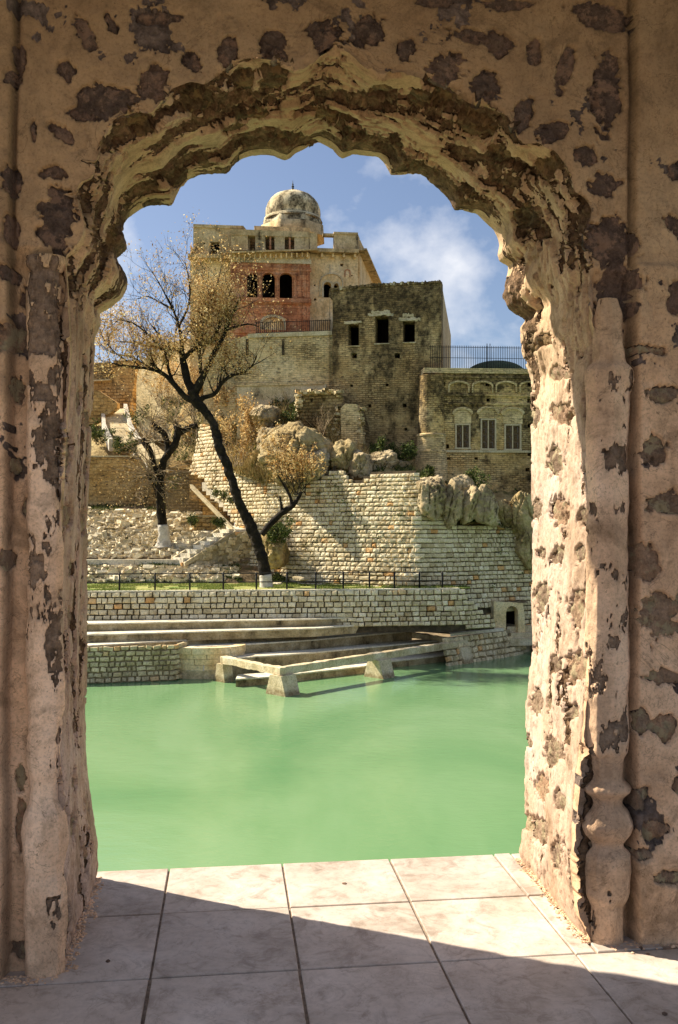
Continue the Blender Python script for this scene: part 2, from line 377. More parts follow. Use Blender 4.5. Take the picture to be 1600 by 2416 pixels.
# reveal / soffit grid
NW = int(WT / RES); wv = np.linspace(0, 1, NW)
AW = A[:, None, :] * (1 - wv[None, :, None]) + B[:, None, :] * wv[None, :, None]
P = W3(AW[..., 0], wv[None, :] * WT, AW[..., 1])
Psm = P.copy()
for _ in range(260): Psm[1:-1] = (Psm[:-2] + 2 * Psm[1:-1] + Psm[2:]) / 4
mid_w = (.85 * np.sin(np.pi * np.clip(wv / .72, 0, 1)) ** .8)[None, :, None]; P = P * (1 - mid_w) + Psm * mid_w
N = gridn(P)
cen = np.array(tuple(wpt(0, .45, 1.9)))
sgn = np.sign(((cen - P) * N).sum(-1).mean()); N = N * sgn
Ns = N.copy()
for _ in range(20): Ns[1:-1] = (Ns[:-2] + 2 * Ns[1:-1] + Ns[2:]) / 4
Ns /= np.linalg.norm(Ns, axis=-1, keepdims=True)
px, py = topx(P)
ss = np.repeat(sl_[:, None], NW, 1); ww = np.repeat(wv[None, :] * WT, NS, 0)
soff = sstep(2.25, 2.75, P[..., 2])
Q = np.stack([ss * 1.5, ww * 7.0, P[..., 2] * .0 + 3], -1)          # strata run along the arch
strata = fbm(Q, 5, 21, .6)
cr_n = fbm(np.stack([ss * 4.2, ww * 8.5, ww * 0], -1), 6, 33, .72)
edge = sstep(.62, 1.0, wv)[None, :] * .13 + sstep(.16, 0, wv)[None, :] * .03
crust = sstep(.10, .13, cr_n + soff * (edge + .075) - (1 - soff) * .14)
crust *= 1 - .9 * (sstep(.90, .945, wv)[None, :] * sstep(-.25, .05, fbm(np.stack([ss * 2.2, ss * 0, ss * 0], -1), 3, 88)) * soff)
leftj = sstep(-.2, -.6, P[..., 0])
crust = np.maximum(crust, (1 - soff) * leftj * sstep(.20, .27, fbm(np.stack([ss * .9, ww * 14, ww * 0], -1), 5, 41, .6)))
groove = np.exp(-((ww - .03 - .015 * fbm(np.stack([ss * 3, ss * 0, ss * 0], -1), 3, 3)) / .016) ** 2) * (1 - soff) * np.where(P[..., 0] > 0, 1, .75)
crust = np.maximum(crust, sstep(.25, .6, groove))
pm = pmask(px, py, rev_patches, P)
low = fbm(P * 3.2, 3, 51); mid_ = fbm(P * 14, 4, 52); hi = fbm(P * 46, 4, 53, .75); md = fbm(P * 24, 3, 58)
ridge = abs(fbm(np.stack([ss * 1.6, ww * 8, ww * 0 + 5], -1), 4, 71, .62)); crk = np.exp(-(ridge / .014) ** 2) * sstep(-.1, .15, fbm(P * 2.2, 2, 72))
ridge2 = abs(fbm(P * 5.5, 4, 73, .6)); crk = np.maximum(crk, .7 * np.exp(-(ridge2 / .012) ** 2))
skin = sstep(-.006, .004, strata + .25 * fbm(P * 9, 3, 74)) * .012 + sstep(.125, .135, strata + .25 * fbm(P * 11, 3, 75)) * .010     # plaster coats broken back in layers
H = .008 * low + .0035 * mid_ + .0025 * md + (.4 + .6 * soff) * skin * (1 - crust) + .0016 * hi - crk * .009
H += crust * (-.014 + .024 * hi + .022 * md + .006 * mid_) - groove * .055
pit = sstep(.22, .45, fbm(P * 10, 4, 57)) * crust * .04; H -= pit
H_pl = H - pm * .035
H_pl = np.where(pm > .5, H_pl - .01, H_pl)
cav = np.clip(pit / .04 * .6 + groove * .6 + crk * .5, 0, 1)
fe = 1 - .80 * sstep(.70, .97, wv)[None, :] * soff
H_pl = H_pl * fe
Pd = P + Ns * H_pl[..., None]
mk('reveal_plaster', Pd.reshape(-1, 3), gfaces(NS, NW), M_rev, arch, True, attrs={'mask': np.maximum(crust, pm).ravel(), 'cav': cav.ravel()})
REV = (P, Ns, H, px, py)

# near face: lines fan out from the outline to a large rectangle
C0 = np.array([0.0, 1.75]); U0, U1, Z1 = -3.2, 3.4, 5.2
ang = np.unwrap(np.arctan2(A[:, 1] - C0[1], -(A[:, 0] - C0[0])))
for _ in range(40): ang[1:-1] = (ang[:-2] + ang[1:-1] * 2 + ang[2:]) / 4
ang = np.maximum.accumulate(ang)
dirs = np.c_[-np.cos(ang), np.sin(ang)]
tt = np.minimum(np.where(dirs[:, 0] > 0, U1, U0) / np.where(abs(dirs[:, 0]) < 1e-6, 1e-6, dirs[:, 0]), np.where(dirs[:, 1] > 0, (Z1 - C0[1]) / np.maximum(abs(dirs[:, 1]), 1e-6), (4.0) / np.maximum(abs(dirs[:, 1]), 1e-6)))
Bq = C0 + dirs * tt[:, None]
NTn = 165
k = np.linspace(0, 1, NTn); tv = .62 * k ** 1.25 * .5 + (1 - .31) * k ** 5
AT = A[:, None, :] * (1 - tv[None, :, None]) + Bq[:, None, :] * tv[None, :, None]
P2 = W3(AT[..., 0], 0, AT[..., 1]); px2, py2 = topx(P2)
N2 = np.broadcast_to(-np.array(tuple(WW)), P2.shape)
u2, z2 = AT[..., 0], AT[..., 1]
low = fbm(P2 * 2.6, 3, 61); mid_ = fbm(P2 * 12, 4, 62); hi = fbm(P2 * 45, 3, 63, .7)
cr2 = sstep(.27, .31, fbm(P2 * 4.2, 6, 64, .68))
H2 = .014 * low + .006 * mid_ + .0014 * hi + .004 * fbm(P2 * 25, 3, 77) - .005 * np.exp(-(abs(fbm(P2 * 3.4, 4, 78, .6)) / .012) ** 2)
# pilaster lines: panel joint at the right and left, horizontal ledge
ur = 1.20 + .012 * fbm(np.stack([z2 * 2, z2 * 0, z2 * 0], -1), 3, 8); ulf = -1.225 + .02 * (z2 / 3.5 * 2 - 1) + .012 * fbm(np.stack([z2 * 2, z2 * 0 + 4, z2 * 0], -1), 3, 8)
H2 += sstep(.0, .012, u2 - ur) * .028 + sstep(0, .012, ulf - u2) * .028
gr = np.exp(-((u2 - ur) / .010) ** 2) + np.exp(-((u2 - ulf) / .009) ** 2); H2 -= gr * .022
led = sstep(.02, -.01, z2 - 2.72) * (abs(u2) > 1.0); H2 += led * .022
A_d = np.minimum.reduce([abs(k_[None, None] - 9) for k_ in [np.array(9.)]])     # keeps shape broadcasting simple
nich = (sstep(2.75, 2.65, z2) * (sstep(ur, ur - .012, u2) * (u2 > 0) + sstep(ulf, ulf + .012, u2) * (u2 < 0))); H2 -= nich * .055
eg = np.exp(-((tv[None, :] * np.linalg.norm(Bq - A, axis=1)[:, None]) / .018) ** 2)
H2 -= eg * (.006 + .012 * np.clip(fbm(P2 * 18, 3, 70), -1, 1))
pm2 = pmask(px2, py2, near_patches, P2)
H2 += cr2 * (-.010 + .012 * fbm(P2 * 30, 3, 66))
H2p = H2 - pm2 * .03 - np.where(pm2 > .5, .01, 0)
Pd2 = P2 + N2 * H2p[..., None]
# weld the shared edge between face and reveal
Pd2[:, 0] = Pd[:, 0]
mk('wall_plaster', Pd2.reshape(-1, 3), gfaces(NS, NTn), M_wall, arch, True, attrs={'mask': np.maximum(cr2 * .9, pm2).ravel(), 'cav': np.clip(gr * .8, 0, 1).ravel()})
# outer face
NT3 = 10; t3 = np.linspace(0, 1, NT3) ** 2
angB = ang; Bo = Bq
AT3 = B[:, None, :] * (1 - t3[None, :, None]) + Bo[:, None, :] * t3[None, :, None]
P3 = W3(AT3[..., 0], WT, AT3[..., 1]); P3[:, 0] = Pd[:, -1]
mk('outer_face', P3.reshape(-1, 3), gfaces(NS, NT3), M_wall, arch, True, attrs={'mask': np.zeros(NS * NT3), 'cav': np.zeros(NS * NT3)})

# bare rubble stones: each patch of missing plaster shows one stone
def stones(grid, patches, mat, seed):
    P, N, H, px, py = grid; a, b = px.shape
    for i, (cx, cy, rx, ry, r) in enumerate(patches):
        g = pmask(px, py, [(cx, cy, rx, ry, r)], P, 1.22) > .3
        if g.sum() < 12: continue
        ii, jj = np.where(g); i0, i1, j0, j1 = max(ii.min() - 1, 0), min(ii.max() + 2, a), max(jj.min() - 1, 0), min(jj.max() + 2, b)
        sub = (slice(i0, i1), slice(j0, j1)); p = P[sub]; q = N[sub]; m = g[sub]; h = H[sub]
        dx, dy = (px[sub] - cx) / (rx * 1.2), (py[sub] - cy) / (ry * 1.2)
        dome = np.clip(1 - (dx ** 2 + dy ** 2), -.6, 1)
        o = p * 1.0 + i * 3.7
        hh = h - .021 + .012 * dome + .018 * fbm(o * 20, 4, seed, .65) + .007 * fbm(o * 60, 3, seed + 3, .7)
        v = (p + q * hh[..., None]).reshape(-1, 3); f = gfaces(*m.shape)
        keep = m.ravel()[f].all(1); f = f[keep]
        if not len(f): continue
        u_, inv = np.unique(f, return_inverse=True)
        mk('exposed_stone', v[u_], inv.reshape(-1, 4), mat, arch, True)
stones(REV, rev_patches, M_rub2, 81)
stones((P2, N2, H2, px2, py2), near_patches, M_rub, 91)
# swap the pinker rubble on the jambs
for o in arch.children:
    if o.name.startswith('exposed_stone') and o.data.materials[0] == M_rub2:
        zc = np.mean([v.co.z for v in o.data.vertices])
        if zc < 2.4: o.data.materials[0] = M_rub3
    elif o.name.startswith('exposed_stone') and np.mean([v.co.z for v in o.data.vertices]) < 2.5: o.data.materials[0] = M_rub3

# engaged columns either side
def column(name, xc, yref, Dc, prof, seed, sides=72):
    u0, _ = wun(xc, yref, 0)
    prof = [(r / F * Dc, EYE + (HY - y) / F * Dc) for y, r in prof]
    zz = np.arange(-.02, prof[0][1], .009); pr = sorted([(z, r) for r, z in prof]); rr = np.interp(zz, [p[0] for p in pr], [p[1] for p in pr])
    for _ in range(2): rr[1:-1] = (rr[:-2] + 2 * rr[1:-1] + rr[2:]) / 4
    th = np.linspace(-.12, math.pi + .12, sides); Z, T = np.meshgrid(zz, th, indexing='ij'); R = np.repeat(rr[:, None], sides, 1)
    oct_ = np.cos(math.pi / 8) / np.cos((T % (math.pi / 4)) - math.pi / 8); R = R * (1 * .35 + .65 * oct_)
    P = W3(u0 - R * np.cos(T), .012 - R * np.sin(T) * .72, Z)
    N = W3(-np.cos(T), -np.sin(T), Z * 0) - np.array([WO.x, WO.y, 0])
    low = fbm(P * 4, 3, seed); cr = sstep(.16, .21, fbm(P * np.array([8, 8, 4.5]), 6, seed + 1, .7)); hi = fbm(P * 36, 4, seed + 2, .7); calm = sstep(.85, .70, Z) * sstep(.25, .32, Z); cr = cr * (1 - .85 * calm)
    H = (.016 - .011 * calm) * low + .007 * fbm(P * 15, 4, seed + 3, .65) + cr * (-.012 + .012 * hi) + .001 * hi
    Pd = P + N * H[..., None]
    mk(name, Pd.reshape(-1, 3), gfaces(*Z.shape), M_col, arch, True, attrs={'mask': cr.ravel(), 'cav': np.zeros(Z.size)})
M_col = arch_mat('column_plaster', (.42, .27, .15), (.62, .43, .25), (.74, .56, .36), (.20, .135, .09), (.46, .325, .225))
column('engaged_column', 1437, 1700, 3.66, [(700, 26), (740, 36), (800, 40), (856, 42), (868, 61), (900, 61), (925, 55), (1000, 53), (1200, 50), (1500, 53), (1740, 54), (1775, 50), (1788, 38), (1846, 38), (1854, 58), (1870, 60), (1880, 38), (1902, 36), (1916, 52), (1948, 66), (1972, 57), (1990, 38), (2004, 38), (2014, 56), (2060, 60), (2118, 56), (2140, 44), (2216, 40), (2260, 40)], 101)
column('engaged_column', 104, 1700, 3.37, [(596, 50), (606, 52), (622, 50), (634, 38), (660, 41), (1000, 40), (1500, 41), (1820, 40), (1850, 32), (1900, 34), (1930, 52), (1990, 56), (2040, 50), (2070, 44), (2100, 50), (2200, 48), (2300, 46)], 121)

# ------------------------------------------------------------------ floor of the pavilion
floor = empty('floor', wpt(0, .4, -.06), kind='structure')
t = NT('floor_tile'); t.b.inputs['Roughness'].default_value = .55; t.b.inputs['Specular IOR Level'].default_value = .3
n1 = t.noise(3.2, 8, .62, dist=.4); n2 = t.noise(22, 6, .7)
c = t.ramp(n1, [(.30, (.38, .31, .25)), (.5, (.53, .45, .385)), (.72, (.62, .55, .49))])
c = t.mix(.6, c, t.ramp(n2, [(.25, .62), (.55, 1.04), (.8, 1.12)]), 'MULTIPLY')
dirt = t.ramp(t.noise(7.0, 9, .72, dist=.8), [(.52, 0.0), (.70, .65)])
c = t.mix(dirt, c, (.16, .11, .07))
spot = t.ramp(t.noise(2.1, 10, .78, dist=.6), [(.57, 0.0), (.66, .55)]); c = t.mix(spot, c, (.20, .135, .085))
grit = t.ramp(t.noise(60, 4, .8), [(.66, 0.0), (.70, .8)]); c = t.mix(grit, c, (.12, .085, .06))
vein = t.ramp(t.math('ABSOLUTE', t.math('SUBTRACT', t.noise(5, 7, .6, dist=1.2), .5)), [(0.0, 1.0), (.012, 0.0)])
c = t.mix(t.math('MULTIPLY', vein, .3), c, (.2, .15, .1))
o_ = t.n('ShaderNodeObjectInfo').outputs['Random']; c = t.mix(1.0, c, t.ramp(o_, [(0, (.90, .89, .88)), (1, (1.06, 1.05, 1.04))]), 'MULTIPLY')
t.bump(n2, .15, .004); M_tile = t.out(c)
M_grout = plain_mat('grout', (.26, .20, .15), .95, 0, .5, 30)
M_found = stone_mat('foundation_stone', (.2, .15, .1), (.34, .27, .19), (.45, .38, .28), 1.5)
def wbox(name, u0, u1, w0, w1, z0, z1, mat, parent, bev=0.0, **k):
    bm = bmesh.new(); bmesh.ops.create_cube(bm, size=1)
    for v in bm.verts: v.co = Vector(((v.co.x + .5) * (u1 - u0) + u0, (v.co.y + .5) * (w1 - w0) + w0, (v.co.z + .5) * (z1 - z0) + z0))
    if bev: bmesh.ops.bevel(bm, geom=[e for e in bm.edges if all(v.co.z > z1 - 1e-5 for v in e.verts)], offset=bev, segments=1, affect='EDGES')
    vs = [wpt(v.co.x, v.co.y, v.co.z) for v in bm.verts]; fs = [[v.index for v in f.verts] for f in bm.faces]; bm.free()
    return mk(name, vs, fs, mat, parent, **k)
wbox('grout', -3.2, 3.4, -3.4, 1.012, -.12, -.010, M_grout, floor)
us = [-3.1, -2.45, -1.82, -1.262, -.705, -.152, .388, .93, 1.50, 2.07, 2.64, 3.3]
rows = [(-3.3, -2.77), (-2.77, -2.22), (-2.22, -1.67), (-1.67, -1.14), (-1.14, -.655), (-.655, -.085), (-.085, .49), (.49, 1.03)]
for (w0, w1) in rows:
    inside = w0 > -.2; uu = [-1.30, -.705, -.152, .388, .93, 1.018, 1.30] if inside else us
    for a, b in zip(uu[:-1], uu[1:]):
        g = .0042 + rng.random() * .003
        wbox('tile', a + g, b - g, w0 + g, w1 - g, -.05, rng.uniform(-.0016, .0016), M_tile, floor, .003)
found = wbox('foundation_wall', -6, 6, .06, .985, -9, -.125, M_found, None)
tag(found, 'rough stone footing dropping from the tiled floor edge into the green pool', 'wall')
# mortar crumbs along the foot of both jambs and on the tiles
crumb = []
cf = []
def add_blob(vl, fl, c, r, seed):
    bm = bmesh.new(); bmesh.ops.create_icosphere(bm, subdivisions=1, radius=1)
    rr = random.Random(seed); b = len(vl)
    for v in bm.verts: vl.append(Vector(c) + Vector((v.co.x * r * rr.uniform(.7, 1.3), v.co.y * r * rr.uniform(.7, 1.3), v.co.z * r * .6 * rr.uniform(.7, 1.3))))
    for f in bm.faces: fl.append([b + v.index for v in f.verts])
    bm.free()
for i in range(900):
    q = rng.random(); side = rng.random() < .45
    ia, ib = (A[0, 0], B[0, 0]) if side else (A[-1, 0], B[-1, 0])
    u = ia * (1 - q) + ib * q + (1 if side else -1) * abs(rng.gauss(0, .022)); add_blob(crumb, cf, wpt(u, q * WT, 0), rng.uniform(.002, .010), i)
for i in range(420):
    u = rng.choice([-1, 1]) * rng.uniform(1.05, 1.5); add_blob(crumb, cf, wpt(u, -abs(rng.gauss(0, .03)) - .01, 0), rng.uniform(.002, .009), i)
tag(mk('plaster_crumbs', crumb, cf, M_col, None, attrs={'mask': np.zeros(len(crumb)), 'cav': np.zeros(len(crumb))}), 'fallen plaster crumbs along the foot of both door jambs', 'rubble', kind='stuff')
for (x, y, r, lb) in [(255, 2268, .011, 'small dark pebble lying on the left shaded tile'), (813, 2085, .012, 'reddish chip lying on the sunlit middle tile near the pool edge'), (1513, 2237, .010, 'small brown chip in front of the right wall, farther of two'), (1530, 2251, .008, 'small brown chip in front of the right wall, nearer of two'), (1568, 2392, .012, 'dark pebble in the bottom right corner of the floor')]:
    u, w = None, None
    p = GH(x, y, EYE); v_, f_ = [], []; add_blob(v_, f_, p, r, int(x)); tag(mk('pebble', v_, f_, M_rub, None), lb, 'pebble')
# ceiling of the verandah, carried on the wall
M_ceil = stone_mat('ceiling_plaster', (.2, .14, .09), (.3, .22, .15), (.4, .3, .2), 1.2)
tag(wbox('ceiling', -3.2, 3.4, -2.4, .0, 4.35, 4.6, M_ceil, None), kind='structure')
0 and tag(wbox('side_wall', -3.4, -3.2, -3.3, .9, -.05, 4.6, M_ceil, None), 'plain plastered side wall closing the verandah on the left', 'wall')
0 and tag(wbox('side_wall', 3.4, 3.6, -3.3, .9, -.05, 4.6, M_ceil, None), 'plain plastered side wall closing the verandah on the right', 'wall')

# ================================================================== the far side of the pool
def ipoly(poly, x, y):
    c = False; n = len(poly); j = n - 1
    for i in range(n):
        (xi, yi), (xj, yj) = poly[i], poly[j]
        if (yi > y) != (yj > y) and x < (xj - xi) * (y - yi) / (yj - yi) + xi: c = not c
        j = i
    return c
def proj(p): return CX + F * p[0] / p[1], HY - F * (p[2] - EYE) / p[1]
class Fac:      # a vertical face through two plan points, given as photograph column + depth
    def __init__(s, x1, D1, x2, D2):
        s.P = Vector(((x1 - CX) / F * D1, D1)); q = Vector(((x2 - CX) / F * D2, D2)); s.L = (q - s.P).length
        s.e = (q - s.P).normalized(); s.n = Vector((s.e.y, -s.e.x))
    def uv(s, x, y, off=0):
        r = Vector(((x - CX) / F, 1)); p = s.P + s.n * off
        t = p.dot(s.n) / r.dot(s.n); return (r * t - p).dot(s.e), EYE + (HY - y) / F * t
    def pt(s, u, z, off=0):
        p = s.P + s.e * u + s.n * off; return Vector((p.x, p.y, z))
    def mat(s):
        return Matrix(((s.e.x, s.n.x, 0, 0), (s.e.y, s.n.y, 0, 0), (0, 0, 1, 0), (0, 0, 0, 1)))
def slab(fac, outer, holes, off, thick, mat, name, parent, px=True, jit=0, **k):
    """flat wall with real openings; polygons in photograph px (px=True) or metres; front at `off`, `thick` deep"""
    if px: outer = [fac.uv(x, y, off) for x, y in outer]; holes = [[fac.uv(x, y, off) for x, y in h] for h in holes]
    if jit: outer = [(u + rng.uniform(-jit, jit), z + rng.uniform(-jit, jit)) for u, z in outer]
    loops = [outer] + holes
    tri = tessellate_polygon([[Vector((u, z, 0)) for u, z in lp] for lp in loops])
    pts = [p for lp in loops for p in lp]; n = len(pts)
    vs = [fac.pt(u, z, off) for u, z in pts] + [fac.pt(u, z, off - thick) for u, z in pts]
    uv = [(u, z) for u, z in pts] * 2
    fs = [tuple(t_) for t_ in tri] + [tuple(n + i for i in reversed(t_)) for t_ in tri]
    b = 0
    for lp in loops:
        m = len(lp)
        for i in range(m): fs.append((b + i, b + (i + 1) % m, n + b + (i + 1) % m, n + b + i))
        b += m
    return mk(name, vs, fs, mat, parent, uv=uv, **k)
def fbox(fac, u0, u1, z0, z1, o0, o1, mat, name, parent, jit=0, bev=0, **k):
    vs = []
    for u in (u0, u1):
        for z in (z0, z1):
            for o in (o0, o1): vs.append(fac.pt(u + rng.uniform(-jit, jit), z + rng.uniform(-jit, jit), o))
    fs = [(0, 1, 3, 2), (4, 6, 7, 5), (0, 4, 5, 1), (2, 3, 7, 6), (0, 2, 6, 4), (1, 5, 7, 3)]
    uv = [(u, z) for u in (u0, u1) for z in (z0, z1) for o in (0, 1)]
    return mk(name, vs, fs, mat, parent, uv=uv, **k)
def fboxpx(fac, x0, x1, y0, y1, o0, o1, mat, name, parent, **k):
    u0, z0 = fac.uv(x0, y1, max(o0, o1)); u1, z1 = fac.uv(x1, y0, max(o0, o1))
    return fbox(fac, u0, u1, z0, z1, o0, o1, mat, name, parent, **k)
def arch_pts(x0, x1, yt, yb, ys, n=14, point=.0, cusps=0):
    c = (x0 + x1) / 2; r = (x1 - x0) / 2; out = [(x0, yb), (x0, ys)]
    for i in range(1, n):
        a = math.pi * (1 - i / n); q = abs(math.sin(a)) ** (1 - point * .35)
        if cusps: q *= 1 - .10 * abs(math.sin(a * cusps)) ** .6 * 0 + 0; rr = 1 - .10 * (1 - abs(math.sin(a * cusps)))
        else: rr = 1
        out.append((c + r * math.cos(a) * rr, ys - (ys - yt) * q * rr))
    out += [(x1, ys), (x1, yb)]; return out
def recess(fac, x0, x1, y0, y1, off, depth, mat, name, parent):
    u0, z0 = fac.uv(x0, y1, off); u1, z1 = fac.uv(x1, y0, off); m = .12; u0 -= m; u1 += m; z0 -= m; z1 += m
    vs = [fac.pt(u, z, o) for o in (off, off - depth) for u, z in ((u0, z0), (u1, z0), (u1, z1), (u0, z1))]
    fs = [(4, 5, 6, 7), (0, 4, 7, 3), (1, 2, 6, 5), (0, 1, 5, 4), (3, 7, 6, 2)]
    return mk(name, vs, fs, mat, parent)

# --- materials of the place
STAIN = (.038, .027, .014)
M_plas = stone_mat('palace_plaster', (.68, .46, .19), (.90, .68, .36), (.94, .80, .52), .55, (.20, .12, .05), (.52, .66), (.9, .9, .3), bump=.35)
M_para = stone_mat('parapet_plaster', (.38, .26, .12), (.62, .46, .24), (.76, .60, .36), .7, STAIN, (.50, .64), (1.0, 1.0, .35), bump=.5)
M_red = stone_mat('red_sandstone', (.42, .15, .07), (.66, .29, .14), (.82, .52, .32), .8, (.13, .05, .03), (.55, .70), (1.2, 1.2, .6), brick=(.9, .45, .012), bump=.35, hollow=.0)
M_trim = stone_mat('pale_trim', (.45, .36, .2), (.62, .52, .33), (.74, .66, .48), 1.2, STAIN, (.56, .7), bump=.4)
M_dome = stone_mat('dome_plaster', (.42, .32, .16), (.72, .59, .36), (.82, .71, .47), .8, STAIN, (.44, .53), (1.1, 1.1, .55), bump=.6)
M_dark = plain_mat('painted_room_shade', (.035, .024, .016), .95, 0, .4, 2)  # near black colour paints in the shade inside rooms and openings
M_grey = stone_mat('tower_masonry', (.26, .17, .07), (.56, .39, .18), (.78, .59, .31), .5, STAIN, (.485, .58), (.5, .5, .22), brick=(.42, .15, .03), bump=.9,
                   hstain=[(12.0, 18.5, .14)], hollow=.85)
M_fort = stone_mat('fort_masonry', (.62, .44, .20), (.86, .66, .36), (.92, .78, .50), .4, STAIN, (.57, .70), (.35, .35, .5), brick=(.40, .14, .028), bump=.6, hollow=.65)
M_side = stone_mat('tower_side_plaster', (.42, .32, .18), (.52, .42, .25), (.60, .50, .32), .4, (.2, .15, .08), (.6, .75), bump=.4)
M_win = stone_mat('pavilion_masonry', (.50, .32, .11), (.80, .56, .25), (.88, .68, .37), .6, STAIN, (.53, .62), (.55, .55, .5), brick=(.38, .14, .03), bump=.9,
                  hstain=[(7.0, 11.5, .13)], hollow=.8)
M_brick = stone_mat('ochre_brickwork', (.36, .21, .07), (.60, .38, .15), (.74, .54, .27), .7, STAIN, (.58, .72), brick=(.62, .30, .05), bump=.8, hollow=.9)
M_brickd = stone_mat('dark_coursed_stone', (.14, .095, .045), (.36, .26, .13), (.58, .44, .24), .9, STAIN, (.5, .65), brick=(.5, .22, .05), bump=.9, hollow=.8)
M_block = stone_mat('dressed_block', (.50, .41, .25), (.74, .64, .44), (.86, .78, .60), 1.4, (.30, .19, .08), (.55, .70), (1.0, 1.0, .4), bump=.6,
                    rnd=[(0, (.62, .56, .46)), (.12, (.95, .90, .80)), (.5, (1.05, 1.02, .96)), (.9, (1.18, 1.16, 1.12)), (.965, (1.1, 1.05, .98)), (.975, (.95, .68, .44)), (1.0, (1.0, .62, .34))])
M_blockt = stone_mat('dressed_block_mass', (.50, .41, .25), (.74, .64, .44), (.86, .78, .60), 1.4, (.30, .19, .08), (.55, .70), (1.0, 1.0, .4), bump=.6,
                    tint=[(0, (.62, .56, .46)), (.12, (.95, .90, .80)), (.5, (1.05, 1.02, .96)), (.9, (1.18, 1.16, 1.12)), (.965, (1.1, 1.05, .98)), (.975, (.95, .68, .44)), (1.0, (1.0, .62, .34))])
M_pool = stone_mat('pool_rubble', (.40, .32, .17), (.66, .55, .35), (.82, .72, .50), 1.2, (.10, .09, .04), (.54, .68), bump=.7,
                   rnd=[(0, (.75, .72, .66)), (.5, (1.0, .97, .92)), (.93, (1.2, 1.15, 1.05)), (1.0, (1.1, .72, .45))])
M_mort = stone_mat('joint_earth', (.03, .022, .012), (.07, .052, .03), (.14, .105, .06), 2.5, bump=.8)
M_mortl = stone_mat('joint_mortar', (.26, .20, .11), (.44, .36, .21), (.58, .49, .31), 2.5, bump=.8)
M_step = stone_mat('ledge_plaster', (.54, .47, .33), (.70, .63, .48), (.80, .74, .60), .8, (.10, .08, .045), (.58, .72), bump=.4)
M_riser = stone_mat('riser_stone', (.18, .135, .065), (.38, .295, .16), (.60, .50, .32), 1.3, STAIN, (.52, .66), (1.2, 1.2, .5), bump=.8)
M_beam = stone_mat('sandstone_beam', (.48, .37, .2), (.66, .54, .34), (.78, .68, .5), 1.2, (.22, .15, .07), (.56, .70), bump=.8, hstain=[(EYE - 7.1, EYE - 7.55, .35)])
M_rock = stone_mat('rock_face', (.20, .14, .07), (.50, .385, .22), (.76, .64, .42), .55, (.06, .045, .025), (.54, .62), (.9, .9, .55), bump=1.0, bdist=.12)
M_rockw = stone_mat('ochre_cliff', (.26, .18, .08), (.46, .34, .16), (.62, .50, .28), .6, (.07, .05, .025), (.54, .64), (.9, .9, .6), bump=1.0, bdist=.12)
M_rub_s = stone_mat('scree_stone', (.50, .43, .28), (.76, .68, .50), (.88, .82, .66), 1.6, (.2, .14, .07), (.6, .74), bump=.6, rnd=[(0, (.6, .55, .45)), (.3, (.95, .9, .82)), (1, (1.15, 1.12, 1.05))])
M_rub_t = stone_mat('scree_stone_mass', (.50, .43, .28), (.76, .68, .50), (.88, .82, .66), 1.6, (.2, .14, .07), (.6, .74), bump=.6, tint=[(0, (.6, .55, .45)), (.3, (.95, .9, .82)), (1, (1.15, 1.12, 1.05))])
M_soil = stone_mat('dry_soil', (.10, .065, .03), (.22, .155, .08), (.36, .27, .15), .9, (.07, .08, .02), (.55, .66), (1.0, 1.0, 1.0), bump=.9)
M_hill = stone_mat('hillside_earth', (.16, .105, .04), (.44, .31, .13), (.64, .50, .25), .5, (.08, .085, .022), (.52, .64), (.8, .8, .8), bump=1.0, bdist=.1)
M_grass0 = stone_mat('turf', (.12, .16, .03), (.26, .27, .07), (.50, .43, .17), .45, (.07, .15, .015), (.50, .60), (.25, .6, .5), bump=.6)
M_iron = plain_mat('black_iron', (.012, .012, .013), .55, .2, .3, 20)
M_wood = plain_mat('grey_shutter_wood', (.13, .085, .045), .85, 0, .4, 9)
M_frame = plain_mat('pale_frame_wood', (.56, .46, .31), .8, 0, .25, 9)
M_green = stone_mat('green_dome_paint', (.05, .075, .045), (.08, .105, .06), (.12, .14, .08), .8, bump=.3)
M_bark = stone_mat('bark', (.008, .006, .004), (.022, .016, .010), (.060, .043, .028), 2.2, bump=1.0, bdist=.06)
M_white = stone_mat('whitewash', (.45, .40, .32), (.66, .60, .50), (.76, .71, .62), 3.0, (.16, .11, .07), (.60, .7), (3, 3, .8), bump=.7)
M_twig = stone_mat('pale_twig', (.16, .11, .06), (.30, .22, .13), (.45, .36, .24), 2.0, bump=.3)

# --- shared rough blocks
def block_mesh(name, seed, mat):
    r = random.Random(seed); bm = bmesh.new(); g = []
    for y, s in ((0.5, .80), (.36, .97), (-.5, 1.0)):       # local y = outwards
        ring = []
        for (a, b) in ((-1, -1), (0, -1.0), (1, -1), (1, 1), (0, 1.0), (-1, 1)):
            j = .07 if y > 0 else .02
            ring.append(bm.verts.new((a * .5 * s + r.uniform(-j, j), y + r.uniform(-.1, .12) * (y > 0), b * .5 * s + r.uniform(-j, j))))
        g.append(ring)
    c = bm.verts.new((r.uniform(-.1, .1), .62, r.uniform(-.1, .1)))
    for i in range(6):
        bm.faces.new((g[0][i], g[0][(i + 1) % 6], c))
        for k in (0, 1): bm.faces.new((g[k][i], g[k + 1][i], g[k + 1][(i + 1) % 6], g[k][(i + 1) % 6]))
    bmesh.ops.recalc_face_normals(bm, faces=bm.faces)
    me = bpy.data.meshes.new(name); bm.to_mesh(me); bm.free(); me.materials.append(mat); return me
def block_set(name, mat, n=7, seed=0): return [block_mesh(name, seed + i, mat) for i in range(n)]
